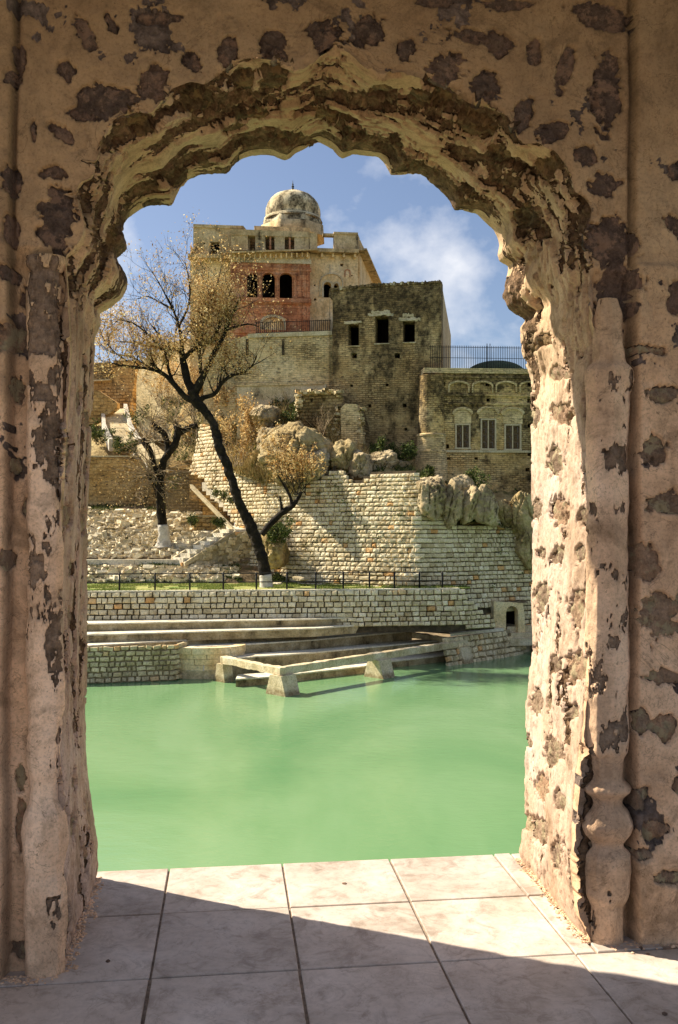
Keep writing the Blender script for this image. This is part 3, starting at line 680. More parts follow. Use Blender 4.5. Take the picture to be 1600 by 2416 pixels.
def place_blocks(name, items, meshes, parent, tmat, limit=292, mass='stone_mass'):
    """items: (size in px, world matrix). Largest `limit` become parts, the rest one mass"""
    items = sorted(items, key=lambda t_: -t_[0]); single, rest = items[:limit], items[limit:]
    for i, (sz, M) in enumerate(single): put(name, meshes[rng.randrange(len(meshes))], parent, M)
    if rest:
        cache = []
        for me in meshes:
            v = np.zeros(len(me.vertices) * 3); me.vertices.foreach_get('co', v); cache.append((v.reshape(-1, 3), [tuple(p.vertices) for p in me.polygons]))
        V, Fc, T = [], [], []; b = 0
        for sz, M in rest:
            v, f = cache[rng.randrange(len(cache))]; m = np.array(M); w = v @ m[:3, :3].T + m[:3, 3]
            V.append(w); Fc += [tuple(i + b for i in q) for q in f]; T.append(np.full(len(w), rng.random())); b += len(w)
        o = mk(mass, np.vstack(V), Fc, tmat, parent, attrs={'tint': np.concatenate(T)}); tag(o, kind='stuff')
def course_wall(S, L, rows, wid, inside, jit=.0, gap=.03, depth=.22, tilt=.02, runs=None):
    """S(a, z) -> (point, along, out, up); rows: list of (z0, z1); returns items"""
    out = []
    for z0, z1 in rows:
        a = -rng.random() * wid[1]
        while a < L:
            w = rng.uniform(*wid) * (1.35 if rng.random() < .08 else 1); am, zm = a + w / 2, (z0 + z1) / 2 + rng.uniform(-.012, .012)
            p, e, n, up = S(am, zm)
            if inside(*proj(p)):
                h = (z1 - z0) - gap * rng.uniform(.7, 1.5); ww = w - gap * rng.uniform(.7, 1.5)
                R = Matrix((e, n, up)).transposed().to_4x4()
                M = Matrix.Translation(p + n * rng.uniform(-.02, .03)) @ R @ Matrix.Rotation(rng.gauss(0, tilt), 4, 'Y') @ Matrix.Diagonal((ww, depth, h, 1))
                out.append((ww * F / p.y, M))
            a += w
    return out

# ------------------------------------------------------------------ ground, water
GR = EYE - 3.33; WL = EYE - 7.6
gv = [(-900, -60, -14), (900, -60, -14), (900, 1500, -14), (-900, 1500, -14)]
tag(mk('ground', gv, [(0, 1, 2, 3)], M_soil), kind='structure')
t = NT('pool_water'); t.b.inputs['Roughness'].default_value = .06; t.b.inputs['Specular IOR Level'].default_value = .5; t.b.inputs['IOR'].default_value = 1.33
w1 = t.noise((.09, .045, 1), 5, .55, dist=.9)
cc = t.ramp(w1, [(.3, (.085, .205, .085)), (.5, (.145, .265, .12)), (.7, (.215, .33, .175))])
t.bump(t.noise((1.6, 3.2, 1), 4, .55), .24, .05); t.bump(t.noise((7, 12, 1), 4, .6), .26, .02)
M_water = t.out(cc)
n = 2
tag(mk('pool_water', [(-70, -3, WL), (70, -3, WL), (70, 62, WL), (-70, 62, WL)], [(0, 1, 2, 3)], M_water), kind='structure')

def ctrl_surface(grid, nu, nv, name, mat, amp=.15, sc=.6, kind='structure', thick=False, attrs=None, seed=300, parent=None):
    """grid[row][col] of world points -> smooth noisy terrain sheet"""
    g = np.array([[tuple(p) for p in r] for r in grid]); R_, C_, _ = g.shape
    a = np.linspace(0, R_ - 1, nv); b = np.linspace(0, C_ - 1, nu)
    i = np.minimum(a.astype(int), R_ - 2); j = np.minimum(b.astype(int), C_ - 2); fa = (a - i)[:, None, None]; fb = (b - j)[None, :, None]
    P = (g[i][:, j] * (1 - fa) * (1 - fb) + g[i + 1][:, j] * fa * (1 - fb) + g[i][:, j + 1] * (1 - fa) * fb + g[i + 1][:, j + 1] * fa * fb)
    for _ in range(max(1, nv // R_ // 4)): P[1:-1, 1:-1] = (P[:-2, 1:-1] + P[2:, 1:-1] + P[1:-1, :-2] + P[1:-1, 2:]) / 4
    N = gridn(P); N *= np.sign(-(N[..., 1:2]) + 1e-9)
    h = amp * (fbm(P * sc, 5, seed, .6) + .25 * abs(fbm(P * sc * 3, 4, seed + 9)))
    P = P + N * h[..., None]
    o = mk(name, P.reshape(-1, 3), gfaces(nv, nu), mat, parent, True)
    if kind: tag(o, kind=kind)
    return o, P
# turf strip on top of the retaining wall
def rtop(x): return np.interp(x, [-60, 205, 740, 1085, 1130], [50.3, 50.5, 52, 53.3, 54.2])
gl = [[Vector(((x - CX) / F * D, D, GR + .02)) for x, D in [(xx, float(rtop(xx)) + .1 + k * (7.5 if xx > 500 else 8)) for xx in (-900, -200, 205, 400, 600, 760, 900, 1030, 1110)]] for k in (0, .5, 1)]
turf, turfP = ctrl_surface(gl, 160, 16, 'grass_strip', M_grass0, .05, 1.2)

# ------------------------------------------------------------------ retaining wall with coursed blocks
rw = empty('retaining_wall', (-3, 51, WL), 'low wall of squared pale blocks in five courses below the black railing', 'wall')
BL = block_set('block', M_block, 8, 11)
rpts = [Vector(((x - CX) / F * D, D)) for x, D in ((-260, 50.0), (204, 50.5), (740, 52), (1085, 53.3), (1150, 54.5))]
rc = [0]
for a, b in zip(rpts[:-1], rpts[1:]): rc.append(rc[-1] + (b - a).length)
def plan(pts, cum, batter, zref):
    nor = []
    for i in range(len(pts)):
        a = pts[max(i - 1, 0)]; b = pts[min(i + 1, len(pts) - 1)]; e = (b - a).normalized(); nor.append(Vector((e.y, -e.x)))
    def Sf(a, z):
        a = min(max(a, 0), cum[-1] - 1e-4); i = max(k for k in range(len(cum) - 1) if cum[k] <= a)
        f = (a - cum[i]) / (cum[i + 1] - cum[i]); p = pts[i].lerp(pts[i + 1], f); nn = nor[i].lerp(nor[i + 1], f).normalized()
        p = p - nn * (z - zref) * batter
        e = Vector((-nn.y, nn.x, 0)); up = Vector((-nn.x * batter, -nn.y * batter, 1)).normalized(); n3 = e.cross(up)
        if n3.y > 0: n3 = -n3
        return Vector((p.x, p.y, z)), e, n3, up
    return Sf
RS = plan(rpts, rc, .28, GR)
def sheet(S, a0, a1, z0, z1, na, nz, off, mat, name, parent, clip=None):
    P = np.array([[tuple((lambda q: q[0] + q[2] * off)(S(a0 + (a1 - a0) * i / (na - 1), z0 + (z1 - z0) * j / (nz - 1)))) for j in range(nz)] for i in range(na)])
    f = gfaces(na, nz)
    if clip:
        c = P.reshape(-1, 3)[f].mean(1); f = f[np.array([clip(*proj(q)) for q in c])]
    return mk(name, P.reshape(-1, 3), f, mat, parent)
sheet(RS, 0, rc[-1], GR - 2.4, GR - .02, 90, 12, -.07, M_mort, 'joint_backing', rw, clip=lambda x, y: x < 1084 + (y - 1390) * 1.05)
zs = [GR - .03]
for h in (.30, .34, .30, .31, .27, .26, .26, .26): zs.append(zs[-1] - h)
rrows = list(zip(zs[1:], zs[:-1]))
place_blocks('block', course_wall(RS, rc[-1], rrows, (.30, .52), lambda x, y: 190 < x < 1085 + (y - 1390) * 1.05 and y < 1480, gap=.042, depth=.22), BL, rw, M_blockt)
place_blocks('block', course_wall(RS, rc[3], rrows, (.9, 1.2), lambda x, y: x <= 190, depth=.20), BL, rw, M_blockt, limit=40)
cp = []; 
for x0, x1 in ((-260, 204), (204, 480), (480, 740), (740, 920), (920, 1085)):
    f_ = Fac(x0, float(rtop(x0)), x1, float(rtop(x1)) if x1 < 1085 else 53.3)
    fbox(f_, 0.01, f_.L - .01, GR - .03, GR + .05, -.38, .06, M_step, 'coping', rw)

# ------------------------------------------------------------------ stepped ledges down to the pool
def ledge(name, h, pts, depth, drop, label, mat=M_step, rmat=M_riser, back=None, cat='ledge', group=None):
    front = [GH(x, y, h) for x, y in pts]
    o = empty(name, front[0], label, cat, group)
    bk = [p + Vector((-.03, 1, 0)) * depth for p in front]; n = len(front); th = .07
    v = [p for p in front] + bk + [p - Vector((0, 0, th)) for p in front] + [p - Vector((0, 0, th)) for p in bk]
    f = []
    for i in range(n - 1): f += [(i, i + 1, n + i + 1, n + i), (2 * n + i, 2 * n + i + 1, i + 1, i), (3 * n + i, 3 * n + i + 1, 2 * n + i + 1, 2 * n + i)]
    f += [(0, n, 3 * n, 2 * n), (n - 1, 3 * n - 1, 4 * n - 1, 2 * n - 1)]
    # edge worn by noise: subdivide the front line
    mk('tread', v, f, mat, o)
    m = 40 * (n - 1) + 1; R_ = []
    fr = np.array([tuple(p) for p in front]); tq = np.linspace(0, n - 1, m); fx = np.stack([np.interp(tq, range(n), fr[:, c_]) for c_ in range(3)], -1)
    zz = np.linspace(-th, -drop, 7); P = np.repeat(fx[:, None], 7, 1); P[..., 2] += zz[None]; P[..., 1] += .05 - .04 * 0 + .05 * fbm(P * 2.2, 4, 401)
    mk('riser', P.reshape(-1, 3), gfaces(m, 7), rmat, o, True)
    return o
ledge('ledge', 4.85, [(-250, 1476), (204, 1471), (740, 1460), (909, 1452)], 1.5, .48, 'topmost pale ledge running along the foot of the block retaining wall')
ledge('ledge', 5.28, [(-250, 1509), (204, 1497), (740, 1482), (966, 1465), (1142, 1454)], 1.4, .48, 'second pale ledge down, the longest, curving right to the culvert house')
ledge('ledge', 5.71, [(-250, 1537), (204, 1523), (478, 1507), (748, 1492)], 1.4, .35, 'third pale ledge down, ending above the middle of the frame of beams')
ledge('ledge', 6.0, [(440, 1527), (513, 1524), (740, 1509), (972, 1488)], 1.6, 1.0, 'broad pale ledge running from the round bastion to the back beam')
ledge('ledge', 6.5, [(545, 1553), (740, 1539), (1003, 1514), (1070, 1508)], 1.3, 1.6, 'reddish lower ledge enclosed by the frame of beams')
ledge('ledge', 7.2, [(556, 1602), (640, 1596), (700, 1589), (855, 1572), (911, 1561), (1026, 1548), (1078, 1541)], 1.4, 1.6, 'lowest ledge just above the water behind the tapered piers')
# pool wall on the left, rough larger stones
pw = empty('pool_wall', GH(300, 1612, 7.6), 'rough stone pool wall at the left waterline beside the round bastion', 'wall')
PB = block_set('stone', M_pool, 8, 51)
ppts = [Vector(((x - CX) / F * D, D)) for x, D in ((-300, 44.0), (204, 45.6), (414, 46.6), (440, 48))]
pc = [0]
for a, b in zip(ppts[:-1], ppts[1:]): pc.append(pc[-1] + (b - a).length)
PS = plan(ppts, pc, .03, WL)
zt = EYE - 5.75
sheet(PS, 0, pc[-1], WL - 2, zt, 50, 10, -.09, M_mortl, 'joint_backing', pw)
prow = [(WL + .02 + i * (zt - WL - .02) / 7, WL + .02 + (i + 1) * (zt - WL - .02) / 7) for i in range(7)]
place_blocks('stone', course_wall(PS, pc[-1], prow, (.20, .50), lambda x, y: x > 150, gap=.06, depth=.15, tilt=.10), PB, pw, M_blockt)
# ------------------------------------------------------------------ round bastion by the water
rb = empty('round_bastion', GH(480, 1600, 7.6), 'low round bastion of smooth golden sandstone courses at the waterline', 'bastion')
cenb = GH(478, 1524, 6.0) + Vector((0, .62, 0)); M_sand = stone_mat('golden_ashlar', (.66, .46, .21), (.86, .66, .37), (.92, .77, .50), 1.0, (.25, .16, .07), (.6, .75), bump=.3)
Rb = 2.15
def arcpts(R, a0, a1, n): return [(cenb.x + R * math.cos(math.radians(a0 + (a1 - a0) * i / n)), cenb.y + .75 * R * math.sin(math.radians(a0 + (a1 - a0) * i / n))) for i in range(n + 1)]
zz = EYE - 5.98
for ci, (h, ex) in enumerate(((.36, .06), (.24, .0), (.30, .02), (.28, .03))):
    a = 178
    while a < 378:
        da = rng.uniform(34, 56); b_ = min(a + da, 380); q = arcpts(Rb + ex, a + .4, b_ - .4, 6); q2 = arcpts(Rb - .5, a + .4, b_ - .4, 6)
        ring = q + q2[::-1]; nn = len(ring); vs = [(x, y, zz) for x, y in ring] + [(x, y, zz - h + .014) for x, y in ring]
        fs = [tuple(range(nn)), tuple(range(2 * nn - 1, nn - 1, -1))] + [(i, (i + 1) % nn, nn + (i + 1) % nn, nn + i) for i in range(nn)]
        mk('sandstone_block', vs, fs, M_sand, rb); a = b_
    zz -= h
q = arcpts(Rb - .05, 170, 390, 40); mk('rubble_footing', [(x, y, zz) for x, y in q] + [(x, y, WL - 1.5) for x, y in q], [(i, i + 1, 42 + i, 41 + i) for i in range(40)], M_pool, rb)
q = arcpts(Rb - .3, 170, 390, 40); mk('bastion_top', [(x, y, EYE - 6.02) for x, y in q], [tuple(range(41))], M_soil, rb)
# ------------------------------------------------------------------ frame of sandstone beams on piers
def beam(p, q, w, h, name, parent, mat=M_beam, seg=24, seed=5):
    e = (q - p); L = e.length; e.normalize(); s = Vector((e.y, -e.x, 0)).normalized(); m = seg; V = []
    for i in range(m + 1):
        c_ = p + e * (L * i / m)
        for (a, b) in ((-.5, 0), (-.42, .0), (.42, 0), (.5, -.07), (.5, -1), (-.5, -1)): V.append(c_ + s * (a * w) + Vector((0, 0, b * h)))
    V = np.array([tuple(v) for v in V]); V += (fbm(V * 3.1, 4, seed, .7)[:, None]) * .055
    Fs = [(i * 6 + j, i * 6 + (j + 1) % 6, (i + 1) * 6 + (j + 1) % 6, (i + 1) * 6 + j) for i in range(m) for j in range(6)] + [tuple(range(6)), tuple(m * 6 + j for j in range(5, -1, -1))]
    return mk(name, V, Fs, mat, parent)
hb = 6.32
c1 = GH(660, 1574, hb); c0 = GH(527, 1548, hb); c2 = GH(1098, 1509, hb); c3 = GH(975, 1492, 6.16)
fr = empty('beam_frame', c1, 'three sided frame of pale sandstone beams standing in the shallow edge of the pool', 'beams')
d1 = (c2 - c1).normalized()
beam(c0, c1 + (c1 - c0).normalized() * .25, .36, .34, 'beam', fr, seed=5)
mid = c1.lerp(c2, .5); beam(c1 + d1 * .22, mid - d1 * .01, .36, .36, 'beam', fr, seed=6); beam(mid + d1 * .01, c2, .36, .36, 'beam', fr, seed=7)
beam(c2 + Vector((-.25, .2, 0)), c3, .36, .32, 'beam', fr, seed=8)
def pier(x, y, wt, wb, ztop, name='pier', rot=.0):
    p = GH(x, y, 7.6); dirn = d1; s = Vector((dirn.y, -dirn.x, 0)); V = []
    lv = [(WL - 1.2, 1.08), (WL, 1.0), (WL + (ztop - WL) * .5, .78), (ztop, .56)]
    for z, k_ in lv:
        for a, b in ((-1, -1), (1, -1), (1, 1), (-1, 1)): V.append(Vector((p.x, p.y, z)) + dirn * (a * wt * .5) + s * (b * wb * .5 * k_ + (0)))
    Fs = [(l * 4 + j, l * 4 + (j + 1) % 4, l * 4 + 4 + (j + 1) % 4, l * 4 + 4 + j) for l in range(3) for j in range(4)] + [(12, 13, 14, 15)]
    mk(name, V, Fs, M_beam, fr)
cb = EYE - hb - .36
for X_, off in ((c1 + d1 * .2, 0), (c1.lerp(c2, .48), 0), (c2 - d1 * .55, 0)):
    x_, y_ = proj(Vector((X_.x, X_.y, WL))); pier(x_, y_, .95, 1.35, cb)
x_, y_ = proj(Vector((c0.x, c0.y, WL))); pier(x_ + 2, y_, .6, .8, cb)

# ------------------------------------------------------------------ platform and culvert house at the right
pf = empty('platform', GH(1100, 1500, 6.1), 'earth topped landing with a thin slab edge beside the culvert house', 'platform')
tp = [GH(x, y, h_) for x, y, h_ in ((1062, 1497, 5.98), (1188, 1484, 5.98), (1187, 1470, 5.98), (1010, 1476, 5.98), (960, 1489, 5.98))]
mk('earth_top', [p + Vector((0, .0, .02)) for p in tp], [(0, 1, 2, 3, 4)], M_soil, pf)
mk('slab_edge', [tp[0] + Vector((0, -.12, .05)), tp[1] + Vector((0, -.12, .05)), tp[1] + Vector((0, .5, .05)), tp[0] + Vector((0, .5, .05)), tp[0] + Vector((0, -.12, -.1)), tp[1] + Vector((0, -.12, -.1))], [(0, 1, 2, 3), (4, 5, 1, 0)], M_step, pf)
fpts = [Vector((GH(1045, 1504, 6.05).x, GH(1045, 1504, 6.05).y)), Vector((tp[1].x, tp[1].y)), Vector((GH(1262, 1536, 7.6).x, GH(1262, 1536, 7.6).y + 1.0)), Vector((20, 58.5))]
fcum = [0]
for a, b in zip(fpts[:-1], fpts[1:]): fcum.append(fcum[-1] + (b - a).length)
FS = plan(fpts, fcum, .35, EYE - 6.0)
sheet(FS, 0, fcum[-1], WL - 1.5, EYE - 6.05, 40, 10, -.08, M_mortl, 'joint_backing', pf)
frow = [(EYE - 6.1 - .33 * (i + 1), EYE - 6.1 - .33 * i) for i in range(5)]
place_blocks('stone', course_wall(FS, fcum[-1], frow, (.3, .55), lambda x, y: x < 1235 and not (x > 1190 and y < 1500), gap=.05, tilt=.08), PB, pf, M_blockt)
cvD = 56.3; cf_ = Fac(1165, cvD, 1248, cvD + .6); cs_ = Fac(1133, cvD + 1.6, 1165, cvD)
ch = empty('culvert_house', G(1190, 1490, cvD), 'small plastered culvert house with a dark pointed arch at the pool corner', 'culvert')
slab(cf_, [(1184, 1500), (1184, 1420), (1170, 1420), (1236, 1424), (1240, 1500)][0:1] + [(1165, 1500), (1165, 1419), (1200, 1421), (1234, 1423), (1238, 1450), (1240, 1505)], [arch_pts(1194, 1223, 1430, 1500, 1452, 10, 1)], 0, .5, M_sand, 'arch_wall', ch)
slab(cs_, [(1133, 1490), (1133, 1417), (1165, 1419), (1165, 1496)], [], 0, .4, M_trim, 'side_wall', ch)
recess(cf_, 1194, 1223, 1430, 1500, -.45, 3, M_dark, 'culvert_passage', ch)
a_, b_ = cs_.pt(0, 0), cf_.pt(cf_.L, 0); z_ = cf_.uv(1200, 1421)[1]
mk('culvert_roof', [(a_.x, a_.y, z_), (cf_.P.x, cf_.P.y, z_ - .02), (b_.x, b_.y, z_ - .06), (b_.x, b_.y + 3, z_), (a_.x, a_.y + 3, z_)], [(0, 1, 2, 3, 4)], M_soil, ch)
for i, (x0, x1, y, lb) in enumerate([(1196, 1262, 1478, 'uppermost worn stone step right of the culvert arch'), (1205, 1270, 1494, 'middle worn stone step below the culvert arch'), (1176, 1275, 1508, 'lowest worn stone step at the pool edge under the culvert')]):
    D_ = 56.9 - i * .45; f_ = Fac(x0, D_, x1, D_ + .4)
    u0, z1_ = f_.uv(x0, y); u1, _ = f_.uv(x1, y); tag(fbox(f_, u0, u1, z1_ - .42, z1_, -1.6, .05, M_beam, 'stone_step', None, jit=.05), lb, 'step', 'worn steps by the culvert')

# ------------------------------------------------------------------ big battered revetment
bp = [Vector(((x - CX) / F * D, D)) for x, D in ((395, 67.5), (430, 66), (560, 62.5), (640, 60), (720, 58.2), (870, 56), (985, 54.6), (1085, 55.8), (1180, 57.5), (1300, 59.6), (1420, 61))]
bc = [0]
for a, b in zip(bp[:-1], bp[1:]): bc.append(bc[-1] + (b - a).length)
BS = plan(bp, bc, .27, GR)
bpoly = [(418, 1022), (440, 1008), (470, 1000), (500, 1002), (520, 1040), (560, 1095), (600, 1128), (650, 1140), (760, 1130), (790, 1104), (830, 1130), (850, 1140), (880, 1121), (985, 1117), (990, 1200), (1080, 1235),
         (1150, 1240), (1165, 1222), (1206, 1225), (1222, 1280), (1245, 1320), (1275, 1330), (1275, 1510), (1222, 1510), (1222, 1440), (1120, 1440), (1085, 1402), (1070, 1388), (700, 1388), (560, 1388), (560, 1245), (520, 1180), (480, 1130), (430, 1105), (405, 1080)]
rv = empty('battered_revetment', (3, 56, GR), 'tall leaning revetment of pale squared blocks rising behind the railing', 'wall')
bpoly2 = [(x + (6 if x < 700 else 0), y - 5 if y < 1250 else y + 6) for x, y in bpoly]
sheet(BS, 0, bc[-1], GR - 5, GR + 12.5, 150, 70, -.07, M_mort, 'joint_backing', rv, clip=lambda x, y: ipoly(bpoly2, x, y) or x > 1270)
brow = []; z = GR - 5
while z < GR + 12.5: h = rng.uniform(.24, .32); brow.append((z, z + h)); z += h
place_blocks('block', course_wall(BS, bc[-1], brow, (.24, .58), lambda x, y: ipoly(bpoly, x, y) and x < 1262, gap=.045, depth=.22), BL, rv, M_blockt)

# weeds rooted in the joints of the revetment
rw5 = np.random.RandomState(55); cs_ = []
for i in range(70):
    p_, e_, n_, u_ = BS(rw5.uniform(0, bc[-1]), rw5.uniform(GR, GR + 8)); x_, y_ = proj(p_)
    if not ipoly(bpoly, x_, y_): continue
    m_ = rw5.randint(10, 70); q_ = np.array(tuple(p_ + n_ * .12)); cs_.append(q_ + rw5.normal(size=(m_, 3)) * np.array([.28, .08, .12]) * rw5.uniform(.5, 1.4))
WEED_C = np.vstack(cs_)

# ------------------------------------------------------------------ fort wall, tower, pavilion, palace
FF = Fac(530, 66.6, 790, 65.4)
TF = Fac(776, 65.25, 1041, 63.4)
fort = empty('fort_wall', FF.pt(0, 9), 'broad golden rampart wall below the red palace front, behind the big tree crown', 'wall')
slab(FF, [(480, 1000), (480, 840), (530, 812), (556, 800), (585, 791), (640, 786), (786, 788), (786, 1000)], [], 0, 1.5, M_fort, 'wall_face', fort)
u0, z0 = FF.uv(585, 789); u1, z1 = FF.uv(784, 789)
fbox(FF, u0, u1, z0 - .28, z0 + .04, -.6, .12, M_trim, 'coping', fort, jit=.03)
for x in (583, 668):
    fboxpx(FF, x - 3, x + 3, 800, 838, -.1, .06, M_mort, 'drain_slot', fort)
zc = FF.uv(600, 905)[1]
fbox(FF, FF.uv(560, 905)[0], FF.uv(762, 905)[0], zc - .2, zc, -.1, .18, M_fort, 'string_course', fort)
fbox(FF, FF.uv(560, 905)[0], FF.uv(770, 905)[0], zc - 4, zc - .2, -.1, .10, M_trim, 'plastered_base', fort)

tw = empty('tower_block', TF.pt(3, 9), 'tall dark stained masonry block with three black openings right of the palace', 'tower')
wins = [(822, 847, 766, 815), (885, 917, 747, 809), (951, 979, 759, 807)]
rect = lambda a, b, c_, d: [(a, d), (a, c_), (b, c_), (b, d)]
small = [(830, 842, 833, 845), (931, 944, 833, 845), (826, 833, 907, 913), (910, 917, 905, 911), (869, 876, 954, 961), (950, 959, 952, 961), (954, 961, 1009, 1015)]
slab(TF, [(785, 1060), (785, 706), (776, 700), (777, 681), (815, 676), (860, 672), (905, 668), (960, 667), (1041, 663), (1041, 1062), (985, 1075), (880, 1075)],
     [rect(*w) for w in wins] + [rect(*w) for w in small], 0, 1.0, M_grey, 'front_face', tw)
for w in wins:
    recess(TF, *w[:2], w[2], w[3], -.9, 3.0, M_dark, 'window_opening', tw)
    fboxpx(TF, w[0] - 7, w[1] + 6, w[2] - 9, w[2] - 3, -.2, .09, M_trim, 'lintel', tw, jit=.10)
    fboxpx(TF, w[0] - 2, w[1] + 2, w[3], w[3] + 3, -.2, .07, M_trim, 'sill', tw, jit=.04)
for w in small: recess(TF, *w[:2], w[2], w[3], -.5, .9, M_dark, 'putlog_hole', tw)
# crumbled plaster around the lintels and the ragged parapet
for (x0, x1, y0, y1) in [(868, 928, 738, 744), (876, 920, 732, 739), (940, 992, 748, 756), (950, 976, 740, 748), (812, 852, 757, 762)]:
    n_ = 14; top = [(x0 + (x1 - x0) * i / n_, y0 + rng.uniform(-2, 3)) for i in range(n_ + 1)]; bot = [(x1 - (x1 - x0) * i / n_, y1 + rng.uniform(-3, 3)) for i in range(n_ + 1)]
    slab(TF, top + bot, [], .035, .1, M_trim, 'plaster_remnant', tw)
n_ = 46
for k_ in range(n_):
    x = 779 + (1040 - 779) * k_ / n_; yb = np.interp(x, [777, 905, 1041], [684, 671, 666])
    if rng.random() < .88: fboxpx(TF, x, x + 5.2, yb - rng.uniform(3, 6), yb + 2, -.7, .10, M_trim if rng.random() < .25 else M_grey, 'parapet_stone', tw, jit=.05)
u1, zt_ = TF.uv(1041, 663)
q1 = TF.pt(u1, zt_); D2 = 80.0; q2 = Vector(((1064 - CX) / F * D2, D2, 0))
SF = Fac(1041, 63.4, 1064, D2)
slab(SF, [(1.03, 4), (1.03, zt_), (SF.L, zt_ - .2), (SF.L, 4)], [], -.0, .9, M_side, 'side_face', tw, px=False)
# back half closes the block
mk('roof_slab', [TF.pt(0.2, zt_ - 1.2, -.9), TF.pt(u1 - .2, zt_ - 1.2, -.9), SF.pt(SF.L, zt_ - 1.2, -.9), Vector((TF.pt(0, 0).x, D2, zt_ - 1.2))], [(0, 1, 2, 3)], M_grey, tw)
mk('rear_face', [Vector((TF.pt(0, 0).x, D2, 4)), SF.pt(SF.L, 4), SF.pt(SF.L, zt_ - .2), Vector((TF.pt(0, 0).x, D2, zt_ - .2))], [(0, 1, 2, 3)], M_grey, tw)
ls = Fac(776, 65.2, 777, 65.25); 
mk('left_return', [TF.pt(0.05, 4), Vector((TF.pt(0, 0).x, D2, 4)), Vector((TF.pt(0, 0).x, D2, zt_ - .3)), TF.pt(0.05, zt_ - .6)], [(0, 1, 2, 3)], M_grey, tw)

# --- pavilion with three shuttered windows and corner bastion
RF = Fac(985, 62.5, 1300, 63.1)
pv = empty('shuttered_building', RF.pt(3, 5), 'masonry building with three carved wooden shutters under blind arches at the right', 'building')
rw_ = [(1074, 1110, 1000, 1056), (1134, 1171, 988, 1058), (1190, 1230, 1001, 1059)]
rs = [(1042, 1051, 901, 911), (1146, 1155, 902, 911), (1245, 1254, 901, 911), (1041, 1050, 940, 949), (1148, 1156, 940, 948), (1244, 1252, 940, 950), (1040, 1049, 1002, 1010), (1052, 1060, 1048, 1058), (1055, 1063, 1079, 1085), (1120, 1128, 1079, 1085), (1240, 1250, 1104, 1112), (1211, 1224, 1160, 1167), (1233, 1240, 1160, 1167), (1245, 1253, 1068, 1076), (1245, 1253, 1000, 1009)]
ba = [arch_pts(1072, 1112, 965, 999, 980), arch_pts(1130, 1174, 963, 987, 979), arch_pts(1187, 1233, 965, 1000, 980)]
slab(RF, [(1000, 1240), (1000, 879), (1300, 873), (1300, 1240)], [rect(*w) for w in rw_] + [rect(*w) for w in rs], 0, .9, M_win, 'front_face', pv)
for w in rs: recess(RF, *w[:2], w[2], w[3], -.3, .8, M_dark, 'putlog_hole', pv)
for p_ in ba:       # blind arches: a raised ring with a plaster tympanum
    slab(RF, p_, [], .03, .08, M_fort, 'tympanum', pv)
    cx_ = (p_[0][0] + p_[-1][0]) / 2; outer = [(cx_ + (x - cx_) * 1.22, y - 5 if y < 985 else y) for x, y in p_]
    ring = [q for q in outer[1:-1]] + [q for q in p_[1:-1]][::-1]
    slab(RF, ring, [], .13, .2, M_fort, 'arch_ring', pv)
for i in range(4):
    x0 = 1058 + i * 56; x1 = x0 + 50
    o_ = arch_pts(x0, x1, 898, 926, 908, 12); o2 = [(x0 + 3 + (x - x0) * (44 / 50), min(y + 4, 926)) for x, y in o_]
    slab(RF, o_ + o2[::-1], [], .12, .17, M_fort, 'blind_arch', pv)
for y in (888, 931, 952): fboxpx(RF, 1046, 1290, y, y + 3, -.05, .10, M_win, 'string_course', pv)
fboxpx(RF, 1046, 1290, 1063, 1067, -.05, .10, M_trim, 'sill_course', pv)
fboxpx(RF, 1000, 1300, 871, 879, -1.0, .16, M_fort, 'parapet_coping', pv, jit=.03)
for (x0, x1, y0, y1) in rw_:
    u0, z0 = RF.uv(x0, y1); u1, z1 = RF.uv(x1, y0); m = .05
    sh = empty('window', RF.pt((u0 + u1) / 2, z0)); sh.parent = pv; sh.location = Vector(sh.location) - origin(pv)
    for nm, a, b, c_, d in (('frame', u0, u0 + .10, z0, z1), ('frame', u1 - .10, u1, z0, z1), ('frame', u0 + .10, u1 - .10, z1 - .09, z1), ('frame', u0 - .04, u1 + .04, z0 - .10, z0)):
        fbox(RF, a, b, c_, d, -.22, .05, M_frame, nm, sh)
    mu = (u0 + u1) / 2; nr = 3 if y0 > 995 else 4
    fbox(RF, mu - .035, mu + .035, z0, z1 - .09, -.20, -.02, M_frame, 'meeting_stile', sh)
    for s_ in (0, 1):
        a, b = (u0 + .10, mu - .035) if s_ == 0 else (mu + .035, u1 - .10)
        lo, hi_ = z0, z1 - .09; rh = (hi_ - lo) / nr
        pans = [[(a + .09, lo + r_ * rh + .07), (a + .09, lo + (r_ + 1) * rh - .07), (b - .09, lo + (r_ + 1) * rh - .07), (b - .09, lo + r_ * rh + .07)] for r_ in range(nr)]
        slab(RF, [(a, lo), (a, hi_), (b, hi_), (b, lo)], pans, -.13, .06, M_wood, 'shutter', sh, px=False)
        for q in pans:
            v_ = [RF.pt(u, z, -.20) for u, z in q]; cu = sum(u for u, z in q) / 4; cz = sum(z for u, z in q) / 4; v_.append(RF.pt(cu, cz, -.10))
            mk('panel', v_, [(0, 1, 4), (1, 2, 4), (2, 3, 4), (3, 0, 4)], M_wood, sh)
